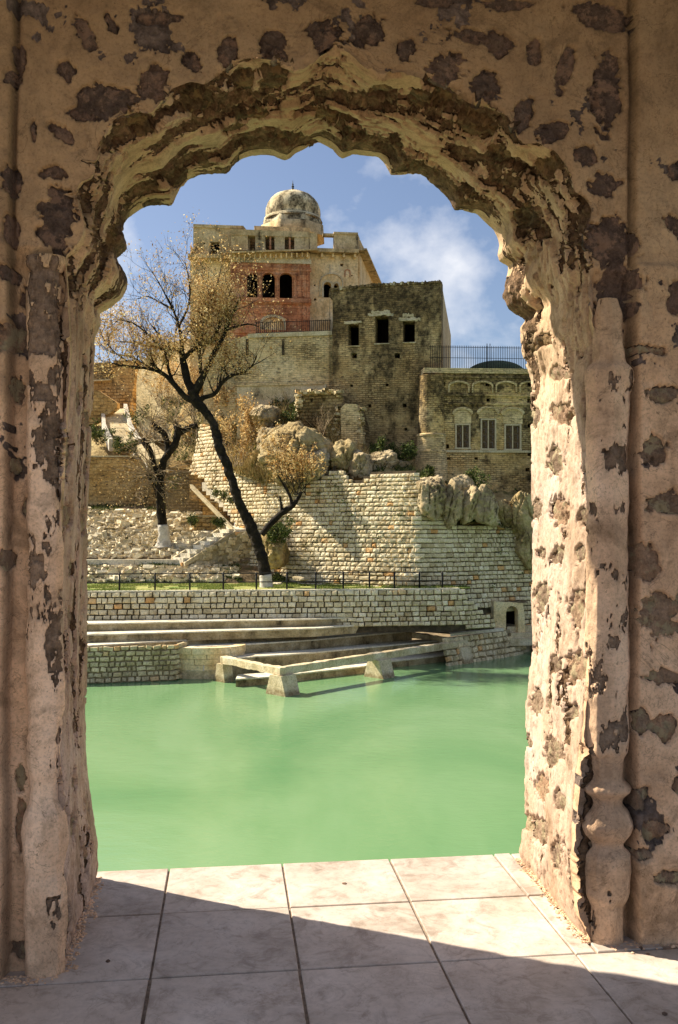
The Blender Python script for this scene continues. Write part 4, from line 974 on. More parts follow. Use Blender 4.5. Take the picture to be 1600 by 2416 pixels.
# corner bastion
def lathe(c, prof, mat, name, parent, n=40, a0=0, a1=360, noise=.0, smooth=False, seed=1, oct_=0):
    V = []; th = [math.radians(a0 + (a1 - a0) * i / n) for i in range(n + 1)]
    for r, z in prof:
        for t_ in th:
            k_ = 1.0
            if oct_: k_ = math.cos(math.pi / oct_) / math.cos(((t_ + math.pi / oct_) % (2 * math.pi / oct_)) - math.pi / oct_)
            V.append((c[0] + r * k_ * math.cos(t_), c[1] + r * k_ * math.sin(t_), z))
    V = np.array(V); uv = np.array([(th[i % (n + 1)] * prof[0][0] * 1.0, V[i, 2]) for i in range(len(V))])
    if noise: V[:, :2] += ((V - np.array([c[0], c[1], 0]))[:, :2] / np.maximum(np.linalg.norm((V - np.array([c[0], c[1], 0]))[:, :2], axis=1, keepdims=True), .01)) * (fbm(V * 1.7, 4, seed)[:, None] * noise)
    return mk(name, V, gfaces(len(prof), n + 1), mat, parent, smooth, uv=uv)
zz_ = lambda y, D=62.0: EYE + (HY - y) / F * D
bc_ = ((1019 - CX) / F * 62.6, 62.9)
bs = empty('corner_bastion', (bc_[0], bc_[1], zz_(1120)), 'half round masonry bastion at the left corner of the shuttered building', 'bastion')
lathe(bc_, [(.95, zz_(1022)), (.90, zz_(960)), (.86, zz_(884)), (.86, zz_(882)), (.1, zz_(880))], M_win, 'shaft', bs, noise=.04)
lathe(bc_, [(.97, zz_(1030)), (1.06, zz_(1027)), (1.03, zz_(1022)), (.94, zz_(1021))], M_fort, 'moulding', bs)
lathe(bc_, [(1.02, zz_(1062)), (1.0, zz_(1030))], M_fort, 'plastered_drum', bs, noise=.05)
lathe(bc_, [(1.04, zz_(1068)), (1.12, zz_(1064)), (1.04, zz_(1061))], M_fort, 'moulding', bs)
lathe(bc_, [(1.16, zz_(1135)), (1.12, zz_(1100)), (1.06, zz_(1067))], M_fort, 'base_drum', bs, noise=.06)
# green dome behind
gd = lathe(((1169 - CX) / F * 68, 68), [(r * 2.25, EYE + (HY - 886) / F * 68 + h_) for r, h_ in [(1.0, 0)] + [(math.cos(a), 1.05 * math.sin(a)) for a in [i * math.pi / 2 / 14 for i in range(15)]]], M_green, 'green_dome', None, smooth=True)
tag(gd, 'low dark green dome showing above the parapet behind the black fence', 'dome')
def rail_fence(fac, x0, x1, yt, yb, nb, label, name='iron_fence', ymid=None, tall=(), r=.016, depth0=0):
    u0, z0 = fac.uv(x0, yb, depth0); u1, z1 = fac.uv(x1, yt, depth0); o = empty(name, fac.pt(u0, z0, depth0), label, 'fence')
    for i in range(nb):
        u = u0 + (u1 - u0) * i / (nb - 1); e_ = .0
        fbox(fac, u - r, u + r, z0, z1 + e_, depth0 - r, depth0 + r, M_iron, 'bar', o)
    for t_ in tall:
        u, z = fac.uv(t_[0], t_[1], depth0); fbox(fac, u - r * 1.4, u + r * 1.4, z0, z, depth0 + r, depth0 + 3 * r, M_iron, 'post', o)
    for f_ in ((.93, .0) if ymid is None else (.93, .5, .04)):
        z = z0 + (z1 - z0) * f_; fbox(fac, u0 - .1, u1 + .1, z - r, z + r, depth0 + r * 1.05, depth0 + r * 2.6, M_iron, 'rail', o)
    return o
rail_fence(RF, 1016, 1290, 818, 873, 66, 'tall black iron fence on the roof edge beside the green dome', ymid=1, tall=[(1149, 811), (1156, 811)], depth0=-.4)
rail_fence(FF, 606, 778, 754, 786, 38, 'short iron railing on the rampart in front of the red palace front', 'iron_railing', depth0=-.5, r=.02)

# --- palace
PF = Fac(445, 72.0, 845, 73.4)
pal = empty('palace', PF.pt(5, 14), 'warm plastered palace with red sandstone balcony front, parapet and weathered dome', 'palace')
w_r = arch_pts(764, 782, 665, 702, 674, 10); w_r2 = arch_pts(788, 800, 668, 702, 676, 10)
sq = [(803, 810, 622, 628), (741, 745, 671, 675), (741, 746, 704, 709), (829, 832, 648, 652)]
slab(PF, [(449, 900), (449, 601), (845, 587), (843, 900)], [w_r, w_r2, rect(576, 697, 638, 708)] + [rect(*w) for w in sq], 0, .8, M_plas, 'front_wall', pal)
for (a, b, c_, d) in [(764, 782, 665, 702), (788, 800, 668, 702)]: recess(PF, a, b, c_, d, -.7, 3, M_dark, 'window_opening', pal)
for w in sq: recess(PF, *w[:2], w[2], w[3], -.3, .8, M_dark, 'wall_hole', pal)
def ring_px(fac, p, s, dy, off, th, mat, nm, par):
    cx_ = (p[0][0] + p[-1][0]) / 2; outer = [(cx_ + (x - cx_) * s, y - dy) if i not in (0, len(p) - 1) else (cx_ + (x - cx_) * s, y) for i, (x, y) in enumerate(p)]
    slab(fac, outer + p[::-1], [], off, th, mat, nm, par)
ring_px(PF, w_r, 1.45, 4, .08, .12, M_trim, 'window_surround', pal); ring_px(PF, w_r2, 1.4, 4, .07, .12, M_trim, 'window_surround', pal)
ring_px(PF, arch_pts(756, 808, 646, 700, 668, 14), 1.08, 3, .13, .18, M_trim, 'hood_arch', pal)
fboxpx(PF, 777, 780, 624, 644, 0, .07, M_trim, 'finial_relief', pal)
ring_px(PF, arch_pts(815, 825, 637, 653, 642, 8), 1.4, 2, .05, .08, M_red, 'niche_relief', pal)
# parapet
slab(PF, [(456, 603), (456, 538), (512, 537), (575, 534), (590, 551), (590, 601)], [rect(497, 518, 571, 598), rect(480, 484, 572, 576)], -.02, .7, M_para, 'parapet_block', pal)
recess(PF, 497, 518, 571, 598, -.62, 2.0, M_dark, 'parapet_opening', pal)
slab(PF, [(788, 590), (788, 552), (843, 550), (843, 589)], [], -.02, .6, M_para, 'parapet_block', pal)
fboxpx(PF, 762, 792, 551, 555, -.6, -.05, M_para, 'lintel_beam', pal)
fboxpx(PF, 456, 575, 532.5, 536, -.7, .08, M_para, 'coping', pal); fboxpx(PF, 788, 845, 548.5, 551.5, -.7, .06, M_para, 'coping', pal)
# cornices left and right
fboxpx(PF, 443, 552, 601, 606, -.2, .75, M_para, 'cornice', pal); fboxpx(PF, 748, 847, 588, 593, -.2, .75, M_para, 'cornice', pal)
for x in (760, 786, 812, 838, 470, 495, 520): fboxpx(PF, x - 2.5, x + 2.5, 594 if x > 600 else 606, 606 if x > 600 else 617, 0, .45, M_plas, 'bracket', pal)
# projecting red bay
BO = .95
cols3 = [(583, 608), (619, 649), (660, 690)]
ww3 = [arch_pts(a, b, 643, 704, 657, 12, .6) for a, b in cols3]
niche = arch_pts(618, 670, 748, 784, 766, 14)
slab(PF, [(545, 810), (545, 612), (731, 606), (731, 800)], ww3 + [niche], BO, .5, M_red, 'red_front', pal)
for a, b in cols3: recess(PF, a, b, 640, 705, BO - .45, 2.6, M_dark, 'arched_opening', pal)
slab(PF, niche, [], BO - .25, .1, M_plas, 'niche_panel', pal)
ring_px(PF, niche, 1.16, 6, BO + .08, .12, M_trim, 'niche_arch', pal)
for p_ in ww3: ring_px(PF, p_, 1.12, 2.5, BO + .05, .1, M_red, 'arch_moulding', pal)
u0 = PF.uv(545, 700, BO)[0]; u1 = PF.uv(731, 700, BO)[0]; z0 = 12; z1 = PF.uv(640, 608, BO)[1]
fbox(PF, u0 - .02, u0 + .3, z0, z1, -.2, BO - .003, M_red, 'bay_return', pal); fbox(PF, u1 - .3, u1 + .02, z0, z1, -.2, BO - .003, M_red, 'bay_return', pal)
for x in (572, 613.5, 654.5, 696): 
    uc, zb = PF.uv(x, 704, BO); zt2 = PF.uv(x, 650, BO)[1]
    P_ = PF.pt(uc, 0, BO + .02); lathe((P_.x, P_.y), [(.17, zb), (.17, zb + .12), (.10, zb + .22), (.12, zb + .9), (.10, zt2 - .25), (.17, zt2 - .1), (.18, zt2)], M_red, 'column', pal, n=12, smooth=True)
for y0, y1, o1, m_ in ((705, 710, .28, M_red), (711, 714, .16, M_red), (632, 635, .08, M_red), (612, 617, .14, M_trim), (780, 785, .1, M_red)): fboxpx(PF, 543, 735, y0, y1, BO - .1, BO + o1, m_, 'string_course', pal)
for x0, x1, y0, y1 in [(703, 711, 620, 700), (714, 722, 620, 700), (724, 729, 612, 800), (703, 711, 720, 775), (714, 722, 720, 775), (548, 556, 620, 700), (560, 568, 620, 700), (594, 606, 619, 630), (625, 645, 619, 630), (665, 688, 619, 630), (560, 600, 722, 742), (610, 650, 722, 740), (655, 695, 722, 742), (680, 698, 748, 775)]:
    fboxpx(PF, x0, x1, y0, y1, BO - .05, BO + .05, M_red, 'carved_panel', pal, jit=.01)
# chajja (sloping stone eave) on brackets
def eave(x0, x1, y0, y1, off, out, name='eave'):
    ua, za = PF.uv(x0, y0, off + out); ub, zb = PF.uv(x1, y1, off + out); th = .12
    V = [PF.pt(ua, za, off + out), PF.pt(ub, zb, off + out), PF.pt(ub - .3, zb + .22, off - .1), PF.pt(ua + .3, za + .22, off - .1)]
    V += [v - Vector((0, 0, th)) for v in V]
    mk(name, V, [(0, 1, 2, 3), (7, 6, 5, 4), (0, 4, 5, 1), (1, 5, 6, 2), (3, 2, 6, 7), (0, 3, 7, 4)], M_para, pal)
eave(512, 757, 594, 586, BO, .9)
for i in range(15):
    x = 552 + i * 12.4; yt_ = 601 - (x - 545) * .032
    fboxpx(PF, x - 1.6, x + 1.6, yt_, yt_ + 11, BO - .05, BO + .5, M_plas, 'bracket', pal)
fboxpx(PF, 545, 731, 598, 612, BO - .2, BO + .10, M_plas, 'bracket_frieze', pal)
# upper parapet over the bay: piers and openings
zb0 = PF.uv(560, 588, BO)[1]; 
for x0, x1, y0 in [(546, 585, 553), (602, 626, 551), (648, 672, 549), (695, 728, 547)]:
    fboxpx(PF, x0, x1, y0, 590, BO - .7, BO - .02, M_para, 'parapet_pier', pal, jit=.03)
fboxpx(PF, 546, 730, 547, 554, BO - .72, BO + .03, M_para, 'parapet_lintel', pal, jit=.02)
fboxpx(PF, 600, 732, 537, 547, BO - 2.0, BO - .9, M_para, 'upper_band', pal, jit=.04)
fboxpx(PF, 585, 700, 549, 590, BO - 1.9, BO - 1.2, M_brickd, 'rear_parapet', pal)
for x in (684, 638): fboxpx(PF, x - 2, x + 2, 553, 588, BO - .6, BO - .1, M_red, 'jali_post', pal)
u1 = PF.uv(731, 560, BO)[0]; z1, z0 = PF.uv(731, 548, BO)[1], PF.uv(731, 590, BO)[1]
fbox(PF, u1 - .01, u1 + .6, z0, z1, -2.2, BO - .03, M_para, 'side_parapet', pal, jit=.03)
# right flank
SD = 86.5; PS_ = Fac(845, 73.4, 892, SD); zt3 = PF.uv(845, 551)[1]; zc3 = PF.uv(845, 590)[1]
slab(PS_, [(.83, 9), (.83, zc3), (PS_.L, zc3), (PS_.L, 9)], [], 0, .8, M_plas, 'side_wall', pal, px=False)
nm_ = 9
for i in range(nm_):
    a = PS_.L * i / nm_; fbox(PS_, a + .05, a + PS_.L / nm_ * .80, zc3, zt3 - .02, -.6, -.03, M_para, 'parapet_pier', pal, jit=.04)
fbox(PS_, 0, PS_.L, zt3 - .45, zt3 - .06, -.55, -.08, M_para, 'parapet_lintel', pal); fbox(PS_, 0, PS_.L, zc3 - .02, zc3 + .12, -.2, .7, M_para, 'cornice', pal)
q_ = [PF.pt(.1, zc3 - .3, -.5), PF.pt(PF.L, zc3 - .3, -.5), PS_.pt(PS_.L, zc3 - .3, -.5), Vector((PF.pt(0, 0).x, SD, zc3 - .3))]
mk('roof_deck', q_, [(0, 1, 2, 3)], M_para, pal)
mk('left_wall', [PF.pt(.12, 4, -.4), Vector((PF.pt(0, 0).x, SD, 4)), Vector((PF.pt(0, 0).x, SD, zc3 + .6)), PF.pt(.12, zc3 + .2, -.4)], [(0, 1, 2, 3)], M_plas, pal)
# dome
Dd = 77.5; dc = ((691 - CX) / F * Dd, Dd); zd = lambda y: EYE + (HY - y) / F * Dd; sx_ = Dd / F
lathe(dc, [(80 * sx_, zd(566)), (78 * sx_, zd(541)), (74 * sx_, zd(540))], M_para, 'drum_base', pal, n=64, oct_=8)
lathe(dc, [(74 * sx_, zd(541)), (71 * sx_, zd(526)), (69 * sx_, zd(525))], M_dome, 'drum', pal, n=64, oct_=8)
dp = [(70, 526), (68, 522), (64, 519), (64.5, 512), (65, 505), (64, 495), (60.5, 484), (54, 474), (45, 465.5), (34, 460), (22, 457), (10, 456), (2, 455)]
lathe(dc, [(r * sx_, zd(y)) for r, y in dp], M_dome, 'dome_shell', pal, n=72, noise=.05, smooth=True, seed=44)
lathe(dc, [(68 * sx_, zd(523)), (67.5 * sx_, zd(519)), (64 * sx_, zd(518))], M_trim, 'cornice_ring', pal, n=64)
for i in range(22):
    a = i / 22 * 2 * math.pi; V = []; cx_, cy_ = dc[0] + 20 * sx_ * math.cos(a), dc[1] + 20 * sx_ * math.sin(a)
    vs = [(cx_ - .16, cy_, zd(459)), (cx_ + .16, cy_, zd(459)), (cx_, cy_ + .16, zd(459)), (cx_, cy_ - .16, zd(459)), (cx_ + .05, cy_, zd(453))]; mk('lotus_petal', vs, [(0, 2, 4), (2, 1, 4), (1, 3, 4), (3, 0, 4)], M_para, pal)
lathe(dc, [(9 * sx_, zd(457)), (4 * sx_, zd(455)), (1.6 * sx_, zd(452)), (3.4 * sx_, zd(450)), (4.6 * sx_, zd(448)), (3.2 * sx_, zd(445.5)), (1.4 * sx_, zd(444)), (3.3 * sx_, zd(441)), (3.3 * sx_, zd(440)), (1.2 * sx_, zd(438)), (2.2 * sx_, zd(435.5)), (1.0 * sx_, zd(433)), (.15 * sx_, zd(425))], M_iron, 'finial', pal, n=16, smooth=True)

# --- pale wall under the palace, left, and the far fortifications
LF = Fac(300, 79, 560, 71)
pale = empty('pale_cliff_wall', LF.pt(0, 10), 'tall pale plastered wall seen through the crown of the big tree', 'wall')
slab(LF, [(322, 1040), (322, 905), (326, 870), (350, 835), (375, 830), (380, 812), (449, 800), (560, 800), (560, 1040)], [rect(383, 393, 836, 862)], 0, 2, M_fort, 'wall_face', pale)
recess(LF, 383, 393, 836, 862, -1.8, 2, M_dark, 'window_opening', pale)
LW = Fac(150, 86, 330, 84)
fo = empty('far_rampart', LW.pt(0, 8), 'far ochre brick rampart with stepped top at the left edge of the opening', 'wall')
slab(LW, [(100, 1020), (100, 858), (262, 855), (266, 862), (268, 850), (322, 850), (316, 912), (300, 1000), (240, 1010)], [], 0, 2, M_brick, 'wall_face', fo)
slab(LW, [(100, 898), (100, 857), (263, 855), (260, 897)], [], .15, .3, M_brickd, 'dark_upper_wall', fo)
fboxpx(LW, 100, 262, 897, 902, 0, .3, M_trim, 'ledge', fo)
LW2 = Fac(150, 80.5, 290, 80)
f2 = empty('stair_parapet', LW2.pt(0, 8), 'sloping ochre masonry flank wall above the top of the ramp', 'wall')
slab(LW2, [(100, 1010), (100, 922), (232, 921), (276, 950), (276, 962), (240, 990), (220, 1000)], [], 0, .8, M_brick, 'wall_face', f2)

# ------------------------------------------------------------------ terrain on the left: scree slope, kerb, terrace
D_ = lambda x, y, D: G(x, y, D)
kz = EYE - 1.95
gridA = [[D_(x, 1379, 58.6) for x in (60, 205, 320, 430, 520, 600, 690)],
         [D_(x, 1352, 59.8) for x in (60, 205, 320, 430, 520, 600, 690)],
         [D_(x, 1330 if x < 500 else 1335, 61) for x in (60, 205, 320, 430, 520, 600, 690)]]
low_slope, LP_ = ctrl_surface(gridA, 140, 30, 'lower_bank', M_soil, .10, .9, seed=310)
gridB = [[D_(60, 1328, 61.2), D_(205, 1328, 61.2), D_(320, 1327, 61.2), D_(420, 1327, 61.2), D_(500, 1327, 61.6), D_(600, 1327, 61.8)],
         [D_(60, 1265, 65), D_(205, 1265, 65), D_(320, 1262, 65), D_(400, 1262, 65), D_(470, 1262, 64.5), D_(560, 1262, 64.5)],
         [D_(60, 1212, 70), D_(205, 1210, 70), D_(320, 1206, 70), D_(400, 1206, 70), D_(470, 1205, 69.4), D_(540, 1205, 69)],
         [D_(60, 1196, 73), D_(205, 1194, 73), D_(320, 1190, 73), D_(400, 1192, 73), D_(470, 1192, 72), D_(540, 1190, 72)]]
slope, SP = ctrl_surface(gridB, 150, 110, 'scree_slope', M_soil, .16, .7, seed=320)
gridC = [[D_(x, 1150, 73.4) for x in (60, 205, 330, 430, 520)], [D_(x, 1052, 77) for x in (60, 205, 300, 400, 500)], [D_(x, 985, 83) for x in (60, 205, 290, 400, 500)]]
ctrl_surface(gridC, 120, 70, 'upper_terrace', M_hill, .2, .5, seed=330)
# loose stones
SC = block_set('stone', M_rub_s, 8, 91)
def scree(P, parent, count, size, win, seed, limit=290, flat=.45, mass='small_stones'):
    r = random.Random(seed); a, b, _ = P.shape; items = []
    for i in range(count):
        u, v = r.random() * (a - 2), r.random() * (b - 2); p = Vector(P[int(u), int(v)]); x, y = proj(p)
        if not win(x, y): continue
        p += Vector((r.uniform(-.1, .1), r.uniform(-.1, .1), .01)); s = size * r.lognormvariate(0, .38)
        M = Matrix.Translation(p) @ Matrix.Rotation(r.uniform(0, 6.28), 4, 'Z') @ Matrix.Rotation(-1.2 + r.gauss(0, .35), 4, 'X') @ Matrix.Diagonal((s * r.uniform(.8, 1.4), s * flat, s * r.uniform(.7, 1.1), 1))
        items.append((s * F / p.y, M))
    place_blocks('stone', items, SC, parent, M_rub_t, limit, mass)
scree(SP, slope, 6500, .27, lambda x, y: 190 < x < 560 and not (y > 1245 and x > 405 + (1325 - y) * 1.6) and y < 1315 and y > 1205, 5)
scree(LP_, low_slope, 2200, .28, lambda x, y: 190 < x < 560 and 1337 < y < 1372 and rng.random() < (1.0 if x < 530 else .3), 6, 220)
kf = [Fac(60, 60.9, 205, 60.9), Fac(205, 60.9, 318, 60.9), Fac(319, 60.9, 432, 60.9)]
kb = empty('kerb', D_(320, 1335, 60.9), 'long straight pale kerb between the scree slope and the lower bank', 'kerb')
for f_ in kf: fbox(f_, 0, f_.L, kz - .40, kz + .10, -.35, .10, M_step, 'kerb_stone', kb)
# left brick retaining wall and dark buttress wall
BF = Fac(150, 73.2, 430, 72.4)
bw = empty('brick_retaining_wall', BF.pt(3, 3), 'ochre brick retaining wall behind the smaller bare tree', 'wall')
slab(BF, [(60, 1215), (60, 1078), (205, 1078), (330, 1084), (345, 1100), (430, 1105), (470, 1110), (470, 1215)], [], 0, 1, M_brick, 'wall_face', bw)
fboxpx(BF, 60, 335, 1074, 1079, -.6, .1, M_trim, 'coping', bw, jit=.04)
DW = Fac(392, 69.5, 476, 68.6)
dw = empty('dark_buttress', DW.pt(1, 2), 'dark coursed stone buttress with an ochre upper corner beside the upper stairs', 'wall')
slab(DW, [(392, 1215), (392, 1120), (410, 1112), (474, 1114), (476, 1215)], [], 0, 2.5, M_brickd, 'wall_face', dw)
slab(DW, [(447, 1180), (447, 1112), (474, 1112), (476, 1145), (476, 1180)], [], .12, .5, M_brick, 'brick_corner', dw)
for i, (x0, x1, y0, y1, D, lb) in enumerate([(470, 496, 1148, 1184, 67.4, 'upper stepped brick block beside the top flight of stairs'), (478, 529, 1182, 1222, 66.2, 'middle stepped brick block beside the flight of stairs'), (458, 508, 1216, 1244, 65.0, 'lowest stepped brick block standing on the scree')]):
    f_ = Fac(x0, D, x1, D - .2); o = empty('brick_block', f_.pt(0, f_.uv(x0, y1)[1]), lb, 'brick block', 'stepped brick blocks beside the stairs')
    fboxpx(f_, x0, x1, y0 + 3, y1 + 8, -1.4, 0, M_brick, 'brick_body', o); fboxpx(f_, x0 - 1, x1 + 1, y0, y0 + 3, -1.4, .08, M_trim, 'cap', o)
# ------------------------------------------------------------------ stairs
def stairs(name, steps, width_vec, label, mat=M_step, side=None, thick=.35):
    o = empty(name, steps[0], label, 'stairs')
    for i, p in enumerate(steps[:-1]):
        q = steps[i + 1]; rise = q.z - p.z; run = Vector((q.x - p.x, q.y - p.y, 0)); w = width_vec
        V = []
        for z in (p.z - .35, q.z - .006 * 0):
            for a in (p * 1, p + run * 1.12, p + run * 1.12 + w, p + w): V.append(Vector((a.x, a.y, z)))
        mk('step', V, [(0, 3, 2, 1), (4, 5, 6, 7), (0, 1, 5, 4), (1, 2, 6, 5), (2, 3, 7, 6), (3, 0, 4, 7)], mat, o)
    return o
# first flight rises to the right
s0, s1 = D_(432, 1326, 60.4), D_(556, 1248, 63.2); n_ = 8
st = stairs('lower_stairs', [s0.lerp(s1, i / n_) for i in range(n_ + 1)], Vector((-.85, .95, 0)), 'short flight of pale steps climbing right from the kerb to the landing')
def stringer(a, b, h, w, name, parent, mat):
    e = (b - a); s = Vector((-e.y, e.x, 0)).normalized() * w; V = [a, b, b + s, a + s]; V += [v - Vector((0, 0, h)) for v in V]
    return mk(name, V, [(0, 1, 2, 3), (7, 6, 5, 4), (0, 4, 5, 1), (1, 5, 6, 2), (2, 6, 7, 3), (3, 7, 4, 0)], mat, parent)
stringer(s0 + Vector((.02, -.04, -.02)), s1 + Vector((.05, -.04, -.02)), .30, -.22, 'stringer', st, M_trim)
stringer(s0 + Vector((-.88, .98, .22)), s1 + Vector((-.85, .98, .30)), .5, .2, 'stringer', st, M_trim)
ws = empty('stair_side_wall', D_(500, 1330, 60.3), 'rough rubble wall under the lower flight of stairs', 'wall')
SW = Fac(432, 60.5, 600, 62.4)
slab(SW, [(420, 1345), (432, 1328), (552, 1256), (606, 1252), (612, 1345)], [], 0, 1.4, M_mortl, 'wall_core', ws)
scut = Fac(432, 60.5, 600, 61.6); its = []
rs_ = random.Random(4)
for i in range(150):
    x, y = rs_.uniform(432, 612), rs_.uniform(1258, 1342)
    if y < 1328 - (x - 432) * .60 + 4 and x < 556: continue
    u, z = SW.uv(x, y); p = SW.pt(u, z, .03); s = rs_.uniform(.22, .5)
    its.append((s * 30, Matrix.Translation(p) @ SW.mat() @ Matrix.Rotation(rs_.uniform(-.3, .3), 4, 'Y') @ Matrix.Diagonal((s, .25, s * .7, 1))))
place_blocks('stone', its, PB, ws, M_blockt)
ld = [D_(556, 1249, 62.8), D_(614, 1248, 62.9), D_(606, 1240, 64.8), D_(528, 1241, 64.4)]
o = mk('landing', ld + [v - Vector((0, 0, .25)) for v in ld], [(0, 1, 2, 3), (0, 4, 5, 1), (1, 5, 6, 2), (3, 7, 4, 0)], M_step, None); tag(o, 'small pale landing slab joining the two flights of stairs', 'landing')
t0, t1 = D_(592, 1244, 63.4), D_(478, 1138, 67.2); n_ = 11
st2 = stairs('upper_stairs', [t0.lerp(t1, i / n_) for i in range(n_ + 1)], Vector((.9, 1.35, 0)), 'upper flight of pale steps climbing left along the foot of the revetment')
stringer(t0 + Vector((-.9, -.3, -.25)), t1 + Vector((-.7, -.3, -.15)), .3, .2, 'stringer', st2, M_trim)
# ramp
rpq = [(478, 1138, 67.2, 505, 1128, 68.6), (440, 1105, 71.5, 470, 1098, 72.5), (352, 1085, 75, 400, 1078, 75), (322, 1050, 77.5, 358, 1040, 77.5), (266, 1046, 79, 334, 1046, 79), (250, 1010, 82, 312, 1010, 82), (246, 966, 86, 300, 962, 86)]
L_ = [D_(a, b, c_ - 4) for a, b, c_, *_ in rpq]; R_ = [D_(d, e, f_ - 4) for *_, d, e, f_ in rpq]
rp = empty('ramp_path', L_[2], 'long pale stepped ramp with low white kerbs winding up at the left', 'path')
for i in range(2, len(L_) - 1):
    for k_ in range(4):
        a0, a1 = L_[i].lerp(L_[i + 1], k_ / 4), L_[i].lerp(L_[i + 1], (k_ + 1) / 4 - .02); b0, b1 = R_[i].lerp(R_[i + 1], k_ / 4), R_[i].lerp(R_[i + 1], (k_ + 1) / 4 - .02)
        if i == 3: continue
        V = [a0, b0, b1, a1]; V += [v - Vector((0, 0, .6)) for v in V]; mk('paving_slab', V, [(0, 1, 2, 3), (0, 4, 5, 1), (1, 5, 6, 2), (3, 7, 4, 0)], M_side, rp)
for i in range(4, len(L_) - 1):
    stringer(L_[i] + Vector((0, 0, .35)), L_[i + 1] + Vector((0, 0, .35)), 1.0, .3, 'kerb', rp, M_white); stringer(R_[i] + Vector((0, 0, .35)), R_[i + 1] + Vector((0, 0, .35)), 1.0, .3, 'kerb', rp, M_white)
stringer(R_[4] + Vector((0, 0, .3)), D_(388, 1078, 72), 1.2, .35, 'kerb', rp, M_white)
stringer(L_[4] + Vector((1.5, 0, .1)), D_(352, 1084, 71.5), 1.0, .35, 'kerb', rp, M_white)

# ------------------------------------------------------------------ hillside, ruined walls, rocks
gridH = [[D_(420, 1090, 71), D_(500, 1075, 68), D_(560, 1120, 65), D_(640, 1150, 62.5), D_(720, 1150, 61), D_(800, 1130, 60), D_(880, 1128, 59.2), D_(985, 1124, 58.4), D_(1090, 1245, 57), D_(1200, 1245, 58.6), D_(1290, 1300, 60)],
         [D_(400, 1020, 73), D_(480, 1010, 71), D_(560, 1050, 67), D_(640, 1060, 64), D_(720, 1070, 63), D_(800, 1080, 62), D_(880, 1095, 61.2), D_(985, 1110, 60.4), D_(1090, 1190, 60), D_(1200, 1200, 60.6), D_(1290, 1200, 62)],
         [D_(380, 960, 75), D_(480, 960, 72), D_(560, 980, 68.5), D_(640, 975, 65.5), D_(720, 980, 64.6), D_(800, 1000, 64), D_(880, 1060, 63.6), D_(985, 1090, 63), D_(1090, 1160, 62), D_(1200, 1168, 62.4), D_(1290, 1170, 63.2)],
         [D_(380, 925, 78), D_(480, 930, 74), D_(560, 930, 70), D_(640, 932, 66.6), D_(720, 945, 66), D_(800, 980, 66), D_(880, 1050, 66), D_(985, 1080, 66), D_(1090, 1150, 64), D_(1200, 1150, 64), D_(1290, 1150, 64)]]
hill, HP = ctrl_surface(gridH, 240, 90, 'hillside', M_hill, .55, .42, seed=340)
RFc = Fac(690, 64.2, 856, 62.6)
ru = empty('ruined_wall', RFc.pt(2, 8), 'broken masonry wall stub with ragged dark edge standing on the hillside', 'ruin')
slab(RFc, [(704, 1010), (700, 960), (708, 945), (716, 928), (735, 924), (768, 922), (790, 924), (808, 936), (815, 946), (845, 950), (852, 968), (858, 1010), (862, 1090), (812, 1100), (800, 1060), (790, 1030), (742, 1000), (725, 1010)],
     [rect(732, 738, 940, 948), rect(761, 767, 938, 946)], 0, 1.3, M_brickd, 'upper_wall', ru, jit=.12)
slab(RFc, [(806, 1090), (802, 962), (815, 954), (846, 956), (856, 1010), (858, 1085)], [], .5, .6, M_fort, 'pier_face', ru, jit=.08)
its = []
for i in range(150):
    x, y = rs_.choice([(rs_.gauss(802, 4), rs_.uniform(935, 1080)), (rs_.uniform(706, 812), rs_.gauss(926, 2.5)), (rs_.gauss(708, 4), rs_.uniform(930, 1010)), (rs_.gauss(775, 10), rs_.uniform(1010, 1060)), (rs_.gauss(856, 3), rs_.uniform(960, 1085))])
    u, z = RFc.uv(x, y); s = rs_.uniform(.18, .38); its.append((s * 30, Matrix.Translation(RFc.pt(u, z, .1 + rs_.random() * .4)) @ Matrix.Rotation(rs_.uniform(0, 3), 4, 'Z') @ Matrix.Diagonal((s, s, s * .5, 1))))
place_blocks('loose_stone', its, PB, ru, M_blockt)
def rock(x, y, D, rx, ry, rz, label, mat=None, rot=0, tilt=0, seed=0, cracks=1.0, sub=5):
    bm = bmesh.new(); bmesh.ops.create_icosphere(bm, subdivisions=sub, radius=1); V = np.array([tuple(v.co) for v in bm.verts]); Fs = np.array([[v.index for v in f.verts] for f in bm.faces]); bm.free()
    rr_ = np.random.RandomState(seed + 500); pl = rr_.normal(size=(26, 3)); pl /= np.linalg.norm(pl, axis=1, keepdims=True); dd = rr_.uniform(.74, 1.02, 26)
    dt = np.maximum(V @ pl.T, .05); r = (dd[None] / dt).min(1); r = np.minimum(r, 1.25)                      # broken facets
    r = r * (1 + .10 * fbm(V * 1.6 + seed, 3, seed))
    crk = abs(fbm(V * np.array([2.4, 2.4, .55]) + seed * 1.7, 3, seed + 2)); r -= cracks * .20 * np.exp(-(crk / .035) ** 2)
    st = fbm(V * np.array([1.5, 1.5, 5.0]) + 3 + seed, 3, seed + 4); r += .05 * sstep(-.03, .03, st) - .05 * sstep(.15, .2, fbm(V * 4.5 + 9 + seed, 3, seed + 5)) + .045 * fbm(V * 9, 4, seed + 6, .7)
    V = V * r[:, None] * np.array([rx, ry, rz])
    R = np.array((Matrix.Rotation(math.radians(tilt), 3, 'Y') @ Matrix.Rotation(math.radians(rot), 3, 'Z'))); V = V @ R.T
    c_ = np.array(tuple(D_(x, y, D))); o = mk('boulder', V + c_, Fs, mat or M_rock, None, False); tag(o, label, 'boulder', None)
    return o
k_ = 61 / F
rock(700, 1078, 61.6, 92 * k_, 2.3, 78 * k_, 'large brown rock outcrop bulging from dry brush above the revetment', M_rockw, rot=20, seed=1, sub=6)
